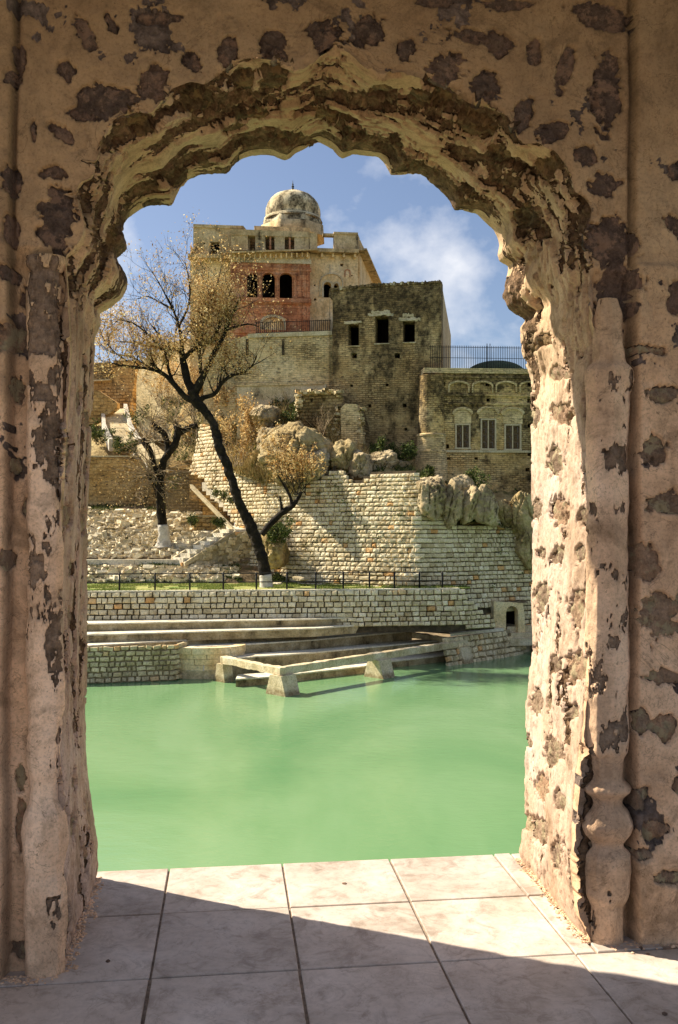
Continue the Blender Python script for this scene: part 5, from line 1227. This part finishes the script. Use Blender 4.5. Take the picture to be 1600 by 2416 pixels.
rock(742, 1100, 60.6, 42 * k_, 1.5, 46 * k_, 'rounded boulder right of the largest one with a dark undercut edge', seed=2)
rock(640, 1045, 62.6, 34 * k_, 1.2, 46 * k_, 'narrow upright boulder left of the largest hillside boulder', seed=3, tilt=10)
rock(628, 985, 64, 34 * k_, 1.4, 30 * k_, 'pale boulder on top of the hillside near the rampart foot', seed=4)
rock(812, 1085, 60.8, 36 * k_, 1.2, 38 * k_, 'tall ochre boulder under the ruined wall, left of a pair', M_rockw, seed=5, tilt=-14)
rock(852, 1100, 60.2, 34 * k_, 1.2, 40 * k_, 'pointed pale boulder under the ruined wall, right of a pair', seed=6, tilt=12)
rock(902, 1092, 61.0, 36 * k_, 1.2, 28 * k_, 'low broken boulder among green scrub under the dark tower foot', seed=7)
rock(942, 1100, 61.4, 26 * k_, 1.0, 16 * k_, 'low flat boulder left of the round corner bastion foot', seed=8)
rock(1020, 1170, 56.6, 38 * k_, 1.5, 50 * k_, 'big craggy grey boulder at the left end of the row on the revetment', seed=9, cracks=1.3)
rock(1066, 1190, 56.9, 27 * k_, 1.4, 50 * k_, 'tall split boulder, second from left in the row on the revetment', seed=10, tilt=14, cracks=1.5)
rock(1086, 1158, 57.8, 30 * k_, 1.3, 38 * k_, 'rough boulder behind the split one in the row on the revetment', seed=11, tilt=16)
rock(1108, 1190, 57.0, 24 * k_, 1.2, 44 * k_, 'slender leaning boulder, third in the row on the revetment', seed=12, tilt=18)
rock(1143, 1200, 57.2, 32 * k_, 1.3, 44 * k_, 'rounded bulging boulder at the right end of the row on the revetment', seed=13, cracks=1.2)
rock(1188, 1212, 59.6, 40 * k_, 1.4, 38 * k_, 'ochre crag below the shuttered building', M_rockw, seed=14, sub=6)
rock(1240, 1222, 59.6, 46 * k_, 1.4, 66 * k_, 'tall ochre crag at the right edge beside the arch jamb', M_rockw, seed=15, sub=6)
rock(1250, 1290, 58.6, 36 * k_, 1.0, 50 * k_, 'crumbly dark ochre crag reaching down over the revetment edge', M_rockw, seed=16, sub=6)
rock(1241, 1306, 58.3, 9 * k_, .5, 9 * k_, 'small round boulder wedged at the right edge of the revetment', seed=17, sub=4)
rock(648, 1300, 58.6, 36 * k_, 1.2, 44 * k_, 'dark shaded earth mound overgrown behind the big tree trunk', M_hill, seed=18)

# ------------------------------------------------------------------ black pipe railing
rl = empty('pipe_railing', GH(640, 1394, 3.33), 'black pipe railing with two rails along the edge of the grass strip', 'railing')
def rpt(x, h, back=.3): return Vector(((x - CX) / F * (float(rtop(x)) + back), float(rtop(x)) + back, GR + h))
def tube(pts, rad, name, mat, parent, n=6, smooth=True, caps=True):
    pts = [Vector(p) for p in pts]; m = len(pts); V = []; rad = rad if hasattr(rad, '__len__') else [rad] * m; ref = Vector((.13, .97, .2))
    for i, p in enumerate(pts):
        e = (pts[min(i + 1, m - 1)] - pts[max(i - 1, 0)]).normalized(); s = e.cross(ref).normalized(); t_ = e.cross(s)
        for k in range(n): a = 2 * math.pi * k / n; V.append(p + (s * math.cos(a) + t_ * math.sin(a)) * rad[i])
    Fs = [(i * n + k, i * n + (k + 1) % n, (i + 1) * n + (k + 1) % n, (i + 1) * n + k) for i in range(m - 1) for k in range(n)]
    if caps: Fs += [tuple(range(n))[::-1], tuple((m - 1) * n + k for k in range(n))]
    return mk(name, V, Fs, mat, parent, smooth) if name else (V, Fs)
for x in (125, 203, 282, 366, 448, 527, 605, 677, 745, 810, 872, 931, 990, 1044): tube([rpt(x, 0), rpt(x, 1.03)], .052, 'post', M_iron, rl, 8)
for h in (.98, .48): tube([rpt(x, h, .30) for x in range(60, 1060, 20)], .030, 'rail', M_iron, rl, 6)

# ------------------------------------------------------------------ trees
M_leafg = leaf_mat('dry_golden_leaf', [(0, (.18, .09, .03)), (.3, (.46, .27, .09)), (.7, (.68, .48, .20)), (1, (.82, .68, .38))], .4)
M_leafo = leaf_mat('green_scrub_leaf', [(0, (.022, .035, .010)), (.5, (.06, .085, .02)), (.85, (.13, .16, .04)), (1, (.26, .26, .07))])
M_straw = leaf_mat('straw_blade', [(0, (.24, .16, .06)), (.5, (.44, .33, .14)), (1, (.66, .54, .28))])
M_turf = leaf_mat('grass_blade', [(0, (.05, .10, .015)), (.5, (.15, .22, .04)), (1, (.42, .38, .12))])
def leaves(centres, size, r, elong=2.2, up=0):
    V, Fs, T = [], [], []
    n = len(centres); d = r.normal(size=(n, 3)); d[:, 2] += up; d /= np.linalg.norm(d, axis=1, keepdims=True); e = r.normal(size=(n, 3)); s = np.cross(d, e); s /= np.linalg.norm(s, axis=1, keepdims=True)
    sz = size * np.exp(r.normal(size=(n, 1)) * .3); c = np.asarray(centres)
    V = np.stack([c - s * sz * .5, c + d * sz * elong * .5 - s * 0, c + s * sz * .5, c - d * sz * elong * .5], 1).reshape(-1, 3)
    Fs = np.arange(4 * n).reshape(n, 4); T = np.repeat(r.random_sample(n), 4); return V, Fs, T
def grow(r, p, d, L, rad, depth, out, tips, bend=.25, up=.12, kids=(3, 4), spread=.6, shrink=.62):
    pts = [p]; rr = [rad]; n = 5; q = p
    for i in range(n):
        d = (d + Vector((r.gauss(0, bend), r.gauss(0, bend), r.gauss(0, bend) + up)) * .5).normalized(); q = q + d * (L / n); pts.append(q); rr.append(rad * (1 - .65 * (i + 1) / n))
    out.append((pts, rr))
    if depth <= 0: tips.append((pts, L)); return
    for k in range(r.randint(*kids)):
        i = r.randint(1, n); f = Vector((r.gauss(0, 1), r.gauss(0, 1), r.gauss(0, 1))).normalized(); dd = (d + f * spread).normalized()
        grow(r, pts[i], dd, L * shrink * r.uniform(.75, 1.2), max(rr[i] * .7, .008), depth - 1, out, tips, bend, up, kids, spread, shrink)
def branch_mesh(name, segs, mat, parent, n=5):
    V, Fs = [], []; b = 0
    for pts, rr in segs:
        v, f = tube(pts, rr, None, None, None, n if rr[0] > .03 else 3, caps=False); V += v; Fs += [tuple(i + b for i in q) for q in f]; b += len(v)
    return mk(name, V, Fs, mat, parent, True)
def limb(pts, D, dd=0):      # traced limb: (x, y, radius px) list
    m = len(pts); return [D_(x, y, D + dd * i / max(m - 1, 1)) for i, (x, y, w) in enumerate(pts)], [w * D / F for x, y, w in pts]
def smooth_limb(P, R, k=4):
    out, rr = [], []; m = len(P)
    for i in range(m - 1):
        p0, p1, p2, p3 = P[max(i - 1, 0)], P[i], P[i + 1], P[min(i + 2, m - 1)]
        for j in range(k):
            t_ = j / k; out.append(.5 * ((2 * p1) + (-p0 + p2) * t_ + (2 * p0 - 5 * p1 + 4 * p2 - p3) * t_ * t_ + (-p0 + 3 * p1 - 3 * p2 + p3) * t_ ** 3)); rr.append(R[i] * (1 - t_) + R[i + 1] * t_)
    out.append(P[-1]); rr.append(R[-1]); return out, rr
def bumpy(o, amp, sc, seed):
    me = o.data; v = np.zeros(len(me.vertices) * 3); me.vertices.foreach_get('co', v); v = v.reshape(-1, 3); nn = np.zeros(len(v) * 3); me.vertices.foreach_get('normal', nn)
    v += nn.reshape(-1, 3) * (fbm(v * sc, 4, seed)[:, None]) * amp; me.vertices.foreach_set('co', v.ravel()); me.update()
V, Fs, T = leaves(WEED_C, .05, np.random.RandomState(3)); tag(mk('joint_weeds', V, Fs, M_leafo, rv, attrs={'tint': T}), kind='stuff')
T1 = 54.6
tree = empty('big_tree', D_(628, 1388, T1), 'big leaning black trunked tree with golden dry leaves and whitewashed foot', 'tree')
P_, R_q = limb([(630, 1392, 17), (627, 1370, 14.5), (622, 1330, 13.5), (612, 1295, 13), (600, 1260, 13), (583, 1222, 12), (565, 1188, 11), (550, 1140, 11), (535, 1095, 10.5), (518, 1055, 10.5), (508, 1015, 10), (497, 988, 10), (480, 965, 10.5), (462, 945, 12), (455, 922, 12)], T1, 1.0)
P_, R_q = smooth_limb(P_, R_q, 14); cutz = EYE - (1356 - HY) / F * T1
k0 = max(i for i, p in enumerate(P_) if p.z < cutz)
o = tube(P_[:k0 + 1], [r_ * 1.03 for r_ in R_q[:k0 + 1]], 'whitewashed_foot', M_white, tree, 20); bumpy(o, .06, 3, 5)
o = tube(P_[k0:], R_q[k0:], 'trunk', M_bark, tree, 28); bumpy(o, .10, 2.6, 6); bumpy(o, .07, 7, 16)
limbs1 = [[(455, 946, 8), (437, 936, 7), (415, 912, 6), (390, 885, 5), (360, 872, 3.8), (325, 866, 3), (285, 862, 2.2), (262, 856, 1.4), (240, 852, .8)],
 [(375, 878, 3), (345, 862, 2.4), (310, 842, 2), (270, 835, 1.5), (242, 815, .8)],
 [(456, 925, 11), (443, 900, 9.5), (436, 870, 9), (431, 845, 8), (428, 830, 6.5), (412, 824, 5), (384, 823, 4), (345, 815, 3), (310, 808, 2), (280, 806, 1)],
 [(460, 925, 11), (478, 890, 8), (492, 862, 7), (506, 832, 6.5), (520, 808, 5.5), (533, 779, 4.5), (543, 752, 3.5), (556, 725, 2.4), (566, 700, 1.3)],
 [(431, 848, 6), (452, 828, 5), (476, 814, 4.5), (496, 802, 3), (512, 780, 2), (520, 750, 1.2)],
 [(462, 952, 7), (482, 938, 6), (506, 930, 5), (526, 902, 4.2), (548, 886, 3.6), (575, 878, 2.8), (595, 862, 2), (606, 840, 1)],
 [(474, 880, 5), (472, 850, 4.5), (468, 820, 4), (466, 785, 3.5), (470, 750, 3), (476, 715, 2.2), (480, 670, 1.4), (484, 630, .7)],
 [(430, 838, 6), (428, 805, 4.5), (422, 770, 3.6), (408, 730, 2.6), (390, 695, 2), (372, 662, 1.3), (358, 640, .7)],
 [(422, 770, 3), (440, 735, 2.6), (448, 700, 2), (446, 660, 1.3), (436, 615, .7)],
 [(408, 730, 2.5), (380, 715, 2), (350, 700, 1.5), (325, 705, .8)],
 [(384, 823, 3), (350, 790, 2.2), (318, 765, 1.6), (285, 755, 1), (262, 770, .6)],
 [(533, 779, 3), (560, 770, 2.4), (590, 765, 1.8), (620, 775, 1)],
 [(470, 750, 2.6), (495, 715, 2), (510, 680, 1.5), (520, 640, .8)],
 [(415, 912, 4.5), (400, 880, 4), (392, 840, 3), (380, 800, 2.2), (360, 770, 1.3)],
 [(300, 852, 1.6), (270, 830, 1.2), (245, 800, .9), (235, 775, .5)]]
r1 = random.Random(21); segs = []; tips = []
for li, lb_ in enumerate(limbs1):
    P_, R_q = limb(lb_, T1 + 1.0, r1.uniform(-1.5, 1.8)); P_, R_q = smooth_limb(P_, R_q, 4); o = tube(P_, R_q, 'limb', M_bark, tree, 9); bumpy(o, .04, 3, 7)
    for i in range(3, len(P_)):
        if R_q[i] < .13 and r1.random() < .95:
            d_ = (P_[i] - P_[i - 1]).normalized(); f_ = Vector((r1.gauss(0, 1), r1.gauss(0, 1) * .8, abs(r1.gauss(0, .8)))).normalized()
            grow(r1, P_[i], (d_ * .7 + f_).normalized(), r1.uniform(1.0, 2.1), max(R_q[i] * .45, .018), 2, segs, tips, .3, .14, (2, 3), .75, .62)
branch_mesh('twigs', segs, M_bark, tree)
npq = np.random.RandomState(5); cs = []
for pts, L in tips:
    pr_ = proj(pts[-1]); x, y = pr_
    dens = 54
    if x > 540: dens = 18
    if x > 575: dens = 6
    if y > 850: dens = 22
    if x < 440 and y < 790: dens = 6
    if x < 330: dens = 22 if y > 720 else 4
    if x > 430 and y < 650: dens = 10
    for j in range(dens): a = pts[npq.randint(1, len(pts))]; cs.append(np.array(a) + npq.normal(size=3) * .26)
V, Fs, T = leaves(cs, .052, npq); tag(mk('leaves', V, Fs, M_leafg, tree, attrs={'tint': T}), kind='stuff')
print('tips', len(tips), 'leaves', len(cs), 'segs', len(segs))
# smaller bare tree on the scree
T2 = 63.3
tr2 = empty('bare_tree', D_(385, 1288, T2), 'smaller pollarded bare tree with whitewashed foot standing on the scree', 'tree')
P_, R_q = limb([(388, 1292, 22), (387, 1275, 15), (385, 1255, 12), (383, 1225, 10.5), (380, 1190, 10.5), (377, 1160, 11), (378, 1140, 9), (383, 1110, 9), (387, 1088, 9), (400, 1066, 9.5), (414, 1048, 9), (420, 1022, 7.5), (420, 1005, 6)], T2)
P_, R_q = smooth_limb(P_, R_q, 5); cutz = EYE - (1232 - HY) / F * T2; cutz = D_(0, 1232, T2).z; k0 = max(i for i, p in enumerate(P_) if p.z < cutz)
o = tube(P_[:k0 + 1], [r_ * 1.04 for r_ in R_q[:k0 + 1]], 'whitewashed_foot', M_white, tr2, 20); bumpy(o, .16, 2.4, 5)
o = tube(P_[k0:], R_q[k0:], 'trunk', M_bark, tr2, 16); bumpy(o, .10, 2.4, 8)
segs = []; tips = []; r2 = random.Random(8)
ends = []
for lb_ in [[(376, 1168, 8), (366, 1145, 7.5), (356, 1128, 7), (350, 1118, 6.5)], [(372, 1120, 7), (362, 1090, 7), (354, 1065, 7), (342, 1045, 7.5), (337, 1036, 6)], [(376, 1150, 8), (372, 1130, 7.5), (368, 1100, 7)],
            [(396, 1070, 7), (394, 1045, 7), (388, 1025, 7), (376, 1014, 6.5), (364, 1005, 6.5), (360, 996, 5)], [(412, 1040, 7), (428, 1020, 7), (446, 1010, 7.5), (466, 1003, 6)], [(420, 1020, 6), (415, 1005, 6), (410, 995, 5)]]:
    P_, R_q = limb(lb_, T2, .3); P_, R_q = smooth_limb(P_, R_q, 4); o = tube(P_, R_q, 'limb', M_bark, tr2, 10); bumpy(o, .08, 3, 9); ends.append(P_[-1])
    for q in range(20):
        f_ = Vector((r2.gauss(0, 1), r2.gauss(0, .7), r2.gauss(.25, .8))).normalized(); grow(r2, P_[-1 - r2.randint(0, 3)], f_, r2.uniform(1.6, 2.8), .035, 1, segs, tips, .3, -.02, (2, 4), .5, .6)
for q in range(60):
    f_ = Vector((r2.choice([-1, -1, 1]) * abs(r2.gauss(1, .5)), r2.gauss(0, .5), r2.gauss(-.1, .5))).normalized(); grow(r2, D_(r2.uniform(350, 392), r2.uniform(1100, 1150), T2), f_, r2.uniform(1.8, 3.2), .03, 1, segs, tips, .3, -.12, (2, 4), .5, .6)
branch_mesh('twigs', segs, M_twig, tr2)
cs = []
for pts, L in tips:
    for j in range(3): cs.append(np.array(pts[npq.randint(2, len(pts))]) + npq.normal(size=3) * .12)
V, Fs, T = leaves(cs, .05, npq); tag(mk('leaves', V, Fs, M_leafg, tr2, attrs={'tint': T}), kind='stuff')

# low forked stub tree with russet leaves
def shrub(name, x, y, D, w, h, n_st, n_lf, leafm, label, cat, seed, lsize=.07, twm=None, up=.25, depth=2, group=None, droop=.0, elong=2.2):
    r = random.Random(seed); rn = np.random.RandomState(seed); base = D_(x, y, D); k = D / F; segs, tips = [], []
    o = empty(name, base, label, cat, group)
    for i in range(n_st):
        f_ = Vector((r.gauss(0, w / max(h, 1) * .8), r.gauss(0, .4), 1)).normalized(); b = base + Vector((r.uniform(-.2, .2) * w * k, r.uniform(-.4, .4), 0))
        grow(r, b, f_, h * k * r.uniform(.5, .8), .03, depth, segs, tips, .3, up, (2, 3), .75, .6)
    branch_mesh('stems', segs, twm or M_twig, o)
    if n_lf:
        cs = []
        for i in range(n_lf):
            pts, L = tips[rn.randint(len(tips))]; cs.append(np.array(pts[rn.randint(0, len(pts))]) + rn.normal(size=3) * .11)
        V, Fs, T = leaves(cs, lsize, rn, elong); tag(mk('leaves', V, Fs, leafm, o, attrs={'tint': T}), kind='stuff')
    return o
o = shrub('russet_tree', 705, 1168, 56.6, 110, 130, 13, 2300, M_leafg, 'low forked tree with russet dry leaves in front of the boulders', 'tree', 31, .075, M_bark)
P_, R_q = limb([(618, 1262, 7), (632, 1243, 7.5), (652, 1222, 7.5), (672, 1206, 7.5), (688, 1196, 6.5), (702, 1180, 5), (712, 1160, 3)], 56.2); P_, R_q = smooth_limb(P_, R_q); q_ = tube(P_, R_q, 'trunk', M_bark, o, 10); bumpy(q_, .07, 3, 3)
for a in ([(690, 1194, 5), (684, 1170, 3.5), (670, 1145, 2.4), (655, 1120, 1.2)], [(665, 1212, 4), (664, 1192, 3.4), (660, 1170, 2)]):
    P_, R_q = limb(a, 56.2); P_, R_q = smooth_limb(P_, R_q); tube(P_, R_q, 'limb', M_bark, o, 8)
for a in [('dry_shrub', 560, 1100, 63.5, 60, 120, 12, 1500, M_leafg, 'golden dry shrub right of the big trunk on the slope', 'shrub', 41),
          ('dry_shrub', 600, 1045, 64.6, 60, 90, 12, 2600, M_leafg, 'golden dry shrub high on the hillside left of the boulders', 'shrub', 42),
          ('dry_shrub', 540, 1010, 67, 60, 90, 12, 2200, M_leafg, 'golden dry shrub behind the bend of the big trunk', 'shrub', 43),
          ('dry_shrub', 760, 1030, 62.6, 40, 60, 12, 0, M_leafg, 'bare straw coloured shrub under the ruined wall', 'shrub', 44),
          ('dry_shrub', 660, 1110, 60.4, 60, 90, 12, 900, M_leafg, 'russet dry shrub hanging over the largest boulder', 'shrub', 45),
          ('dry_shrub', 470, 960, 72, 60, 90, 10, 2000, M_leafg, 'golden dry shrub against the pale wall left of the trunk fork', 'shrub', 46),
          ('dry_shrub', 385, 960, 75, 70, 110, 12, 1600, M_leafg, 'thin golden shrub above the head of the pollarded tree', 'shrub', 47),
          ('dry_shrub', 440, 1050, 71, 50, 60, 8, 900, M_leafg, 'small dry shrub beside the left end of the revetment', 'shrub', 48),
          ('green_shrub', 900, 1080, 61.6, 45, 40, 10, 1500, M_leafo, 'dark green scrub at the foot of the tower, left clump', 'shrub', 51),
          ('green_shrub', 958, 1092, 61.2, 45, 40, 10, 1700, M_leafo, 'leafy green scrub beside the round corner bastion', 'shrub', 52),
          ('green_shrub', 690, 1010, 64, 26, 46, 8, 900, M_leafo, 'dark green bush in the hollow left of the ruined wall', 'shrub', 53),
          ('green_shrub', 1010, 1128, 58.4, 40, 20, 8, 900, M_leafo, 'thin green scrub on top of the craggy boulder row, left', 'shrub', 54),
          ('green_shrub', 1118, 1160, 59, 50, 44, 12, 1500, M_leafo, 'dark scrub growing between the crags under the shuttered building', 'shrub', 55),
          ('green_shrub', 650, 1290, 57.4, 50, 60, 12, 2600, M_leafo, 'dark overgrown scrub behind the foot of the big tree', 'shrub', 56),
          ('green_shrub', 300, 1070, 74, 90, 40, 14, 2600, M_leafo, 'low green scrub on the terrace above the brick retaining wall', 'shrub', 57),
          ('green_shrub', 235, 1050, 76.5, 50, 50, 10, 1500, M_leafo, 'green scrub at the left edge below the ramp top', 'shrub', 58),
          ('green_shrub', 340, 1010, 78, 40, 50, 10, 1300, M_leafo, 'green scrub right of the upper ramp', 'shrub', 59),
          ('green_shrub', 512, 1172, 63.8, 14, 16, 6, 260, M_leafo, 'small green plant sprouting from the revetment above the stairs', 'shrub', 60, .06),
          ('green_shrub', 527, 1178, 63.4, 12, 18, 6, 260, M_leafo, 'tiny green plant on the stair edge, middle of three', 'shrub', 61, .06),
          ('green_shrub', 543, 1188, 63, 12, 14, 6, 220, M_leafo, 'tiny green plant on the stair edge, lowest of three', 'shrub', 62, .06),
          ('green_shrub', 452, 1240, 64.2, 16, 22, 6, 420, M_leafo, 'bright green weed at the corner of the lowest brick block', 'shrub', 63, .07),
          ('green_shrub', 412, 1150, 68.6, 12, 18, 6, 260, M_leafo, 'small green weed on the dark buttress', 'shrub', 64, .07),
          ('green_shrub', 520, 1244, 62.5, 30, 18, 8, 600, M_leafo, 'dark weeds under the landing behind the lower stairs', 'shrub', 65, .07),
          ('green_shrub', 1160, 1418, 57.9, 34, 8, 8, 500, M_leafo, 'dark weeds growing on the culvert house roof', 'shrub', 66, .07),
          ('green_shrub', 1150, 1480, 56.5, 16, 20, 6, 200, M_leafo, 'small leafy weed on the landing before the culvert house', 'shrub', 67, .07)]:
    shrub(*a)
# tall straw grass and low herbs on the hillside, turf on the strip: too many to count
def tufts(name, P, n, h, mat, win, seed, lean=.35, wd=.02, parent=None):
    r = np.random.RandomState(seed); a, b, _ = P.shape; i = r.randint(0, a - 1, n * 3); j = r.randint(0, b - 1, n * 3); f = r.random_sample((n * 3, 1)); base = P[i, j] * f + P[i + 1, j + 1] * (1 - f)
    X, Y = topx(base); keep = np.array([win(x, y) for x, y in zip(X, Y)]); clump = fbm(base * .55, 3, seed + 1) > -.08; base = base[keep & clump][:n]; m = len(base)
    d = r.normal(size=(m, 3)) * lean; d[:, 2] = 1; L = h * np.exp(r.normal(size=(m, 1)) * .35); s = r.normal(size=(m, 3)); s[:, 2] = 0; s /= np.linalg.norm(s, axis=1, keepdims=True)
    tip = base + d * L + np.array([0, 0, -.0]); V = np.stack([base - s * wd, base + s * wd, tip], 1).reshape(-1, 3); Fs = np.arange(3 * m).reshape(m, 3)
    o = mk(name, V, Fs, mat, parent, attrs={'tint': np.repeat(r.random_sample(m), 3)}); tag(o, kind='stuff'); return o
tag(tufts('straw_grass', HP, 48000, .55, M_straw, lambda x, y: 480 < x < 860 and y > 930, 71), 'tall straw coloured grass covering the hillside', 'grass')
tag(tufts('low_herbs', HP, 9000, .22, M_leafo, lambda x, y: 380 < x < 1290, 72, .8, .05), 'low green herbs scattered over the hillside', 'plants')
tag(tufts('turf_grass', turfP, 60000, .07, M_turf, lambda x, y: 180 < x < 1100, 73, .5, .014), 'short green and straw coloured grass on the strip behind the railing', 'grass')
tag(tufts('bank_weeds', LP_, 6000, .12, M_leafo, lambda x, y: 180 < x < 700, 74, .8, .05), 'low green weeds between the stones of the lower bank', 'plants')
tag(tufts('terrace_grass', SP, 3500, .14, M_leafo, lambda x, y: y < 1222, 75, .8, .04), 'strip of green grass in the shade under the brick retaining wall', 'grass')
# debris pile and a flat stone slab on the grass
for x, y, s, lb in [(712, 1366, .55, 'low heap of pale rubble lying on the grass strip near the railing'), (655, 1377, .34, 'flat pale stone lying beside the foot of the big tree')]:
    o = rock(x, y, 56.5, s, .4, s * .28, lb, M_rub_s, seed=x, sub=4)
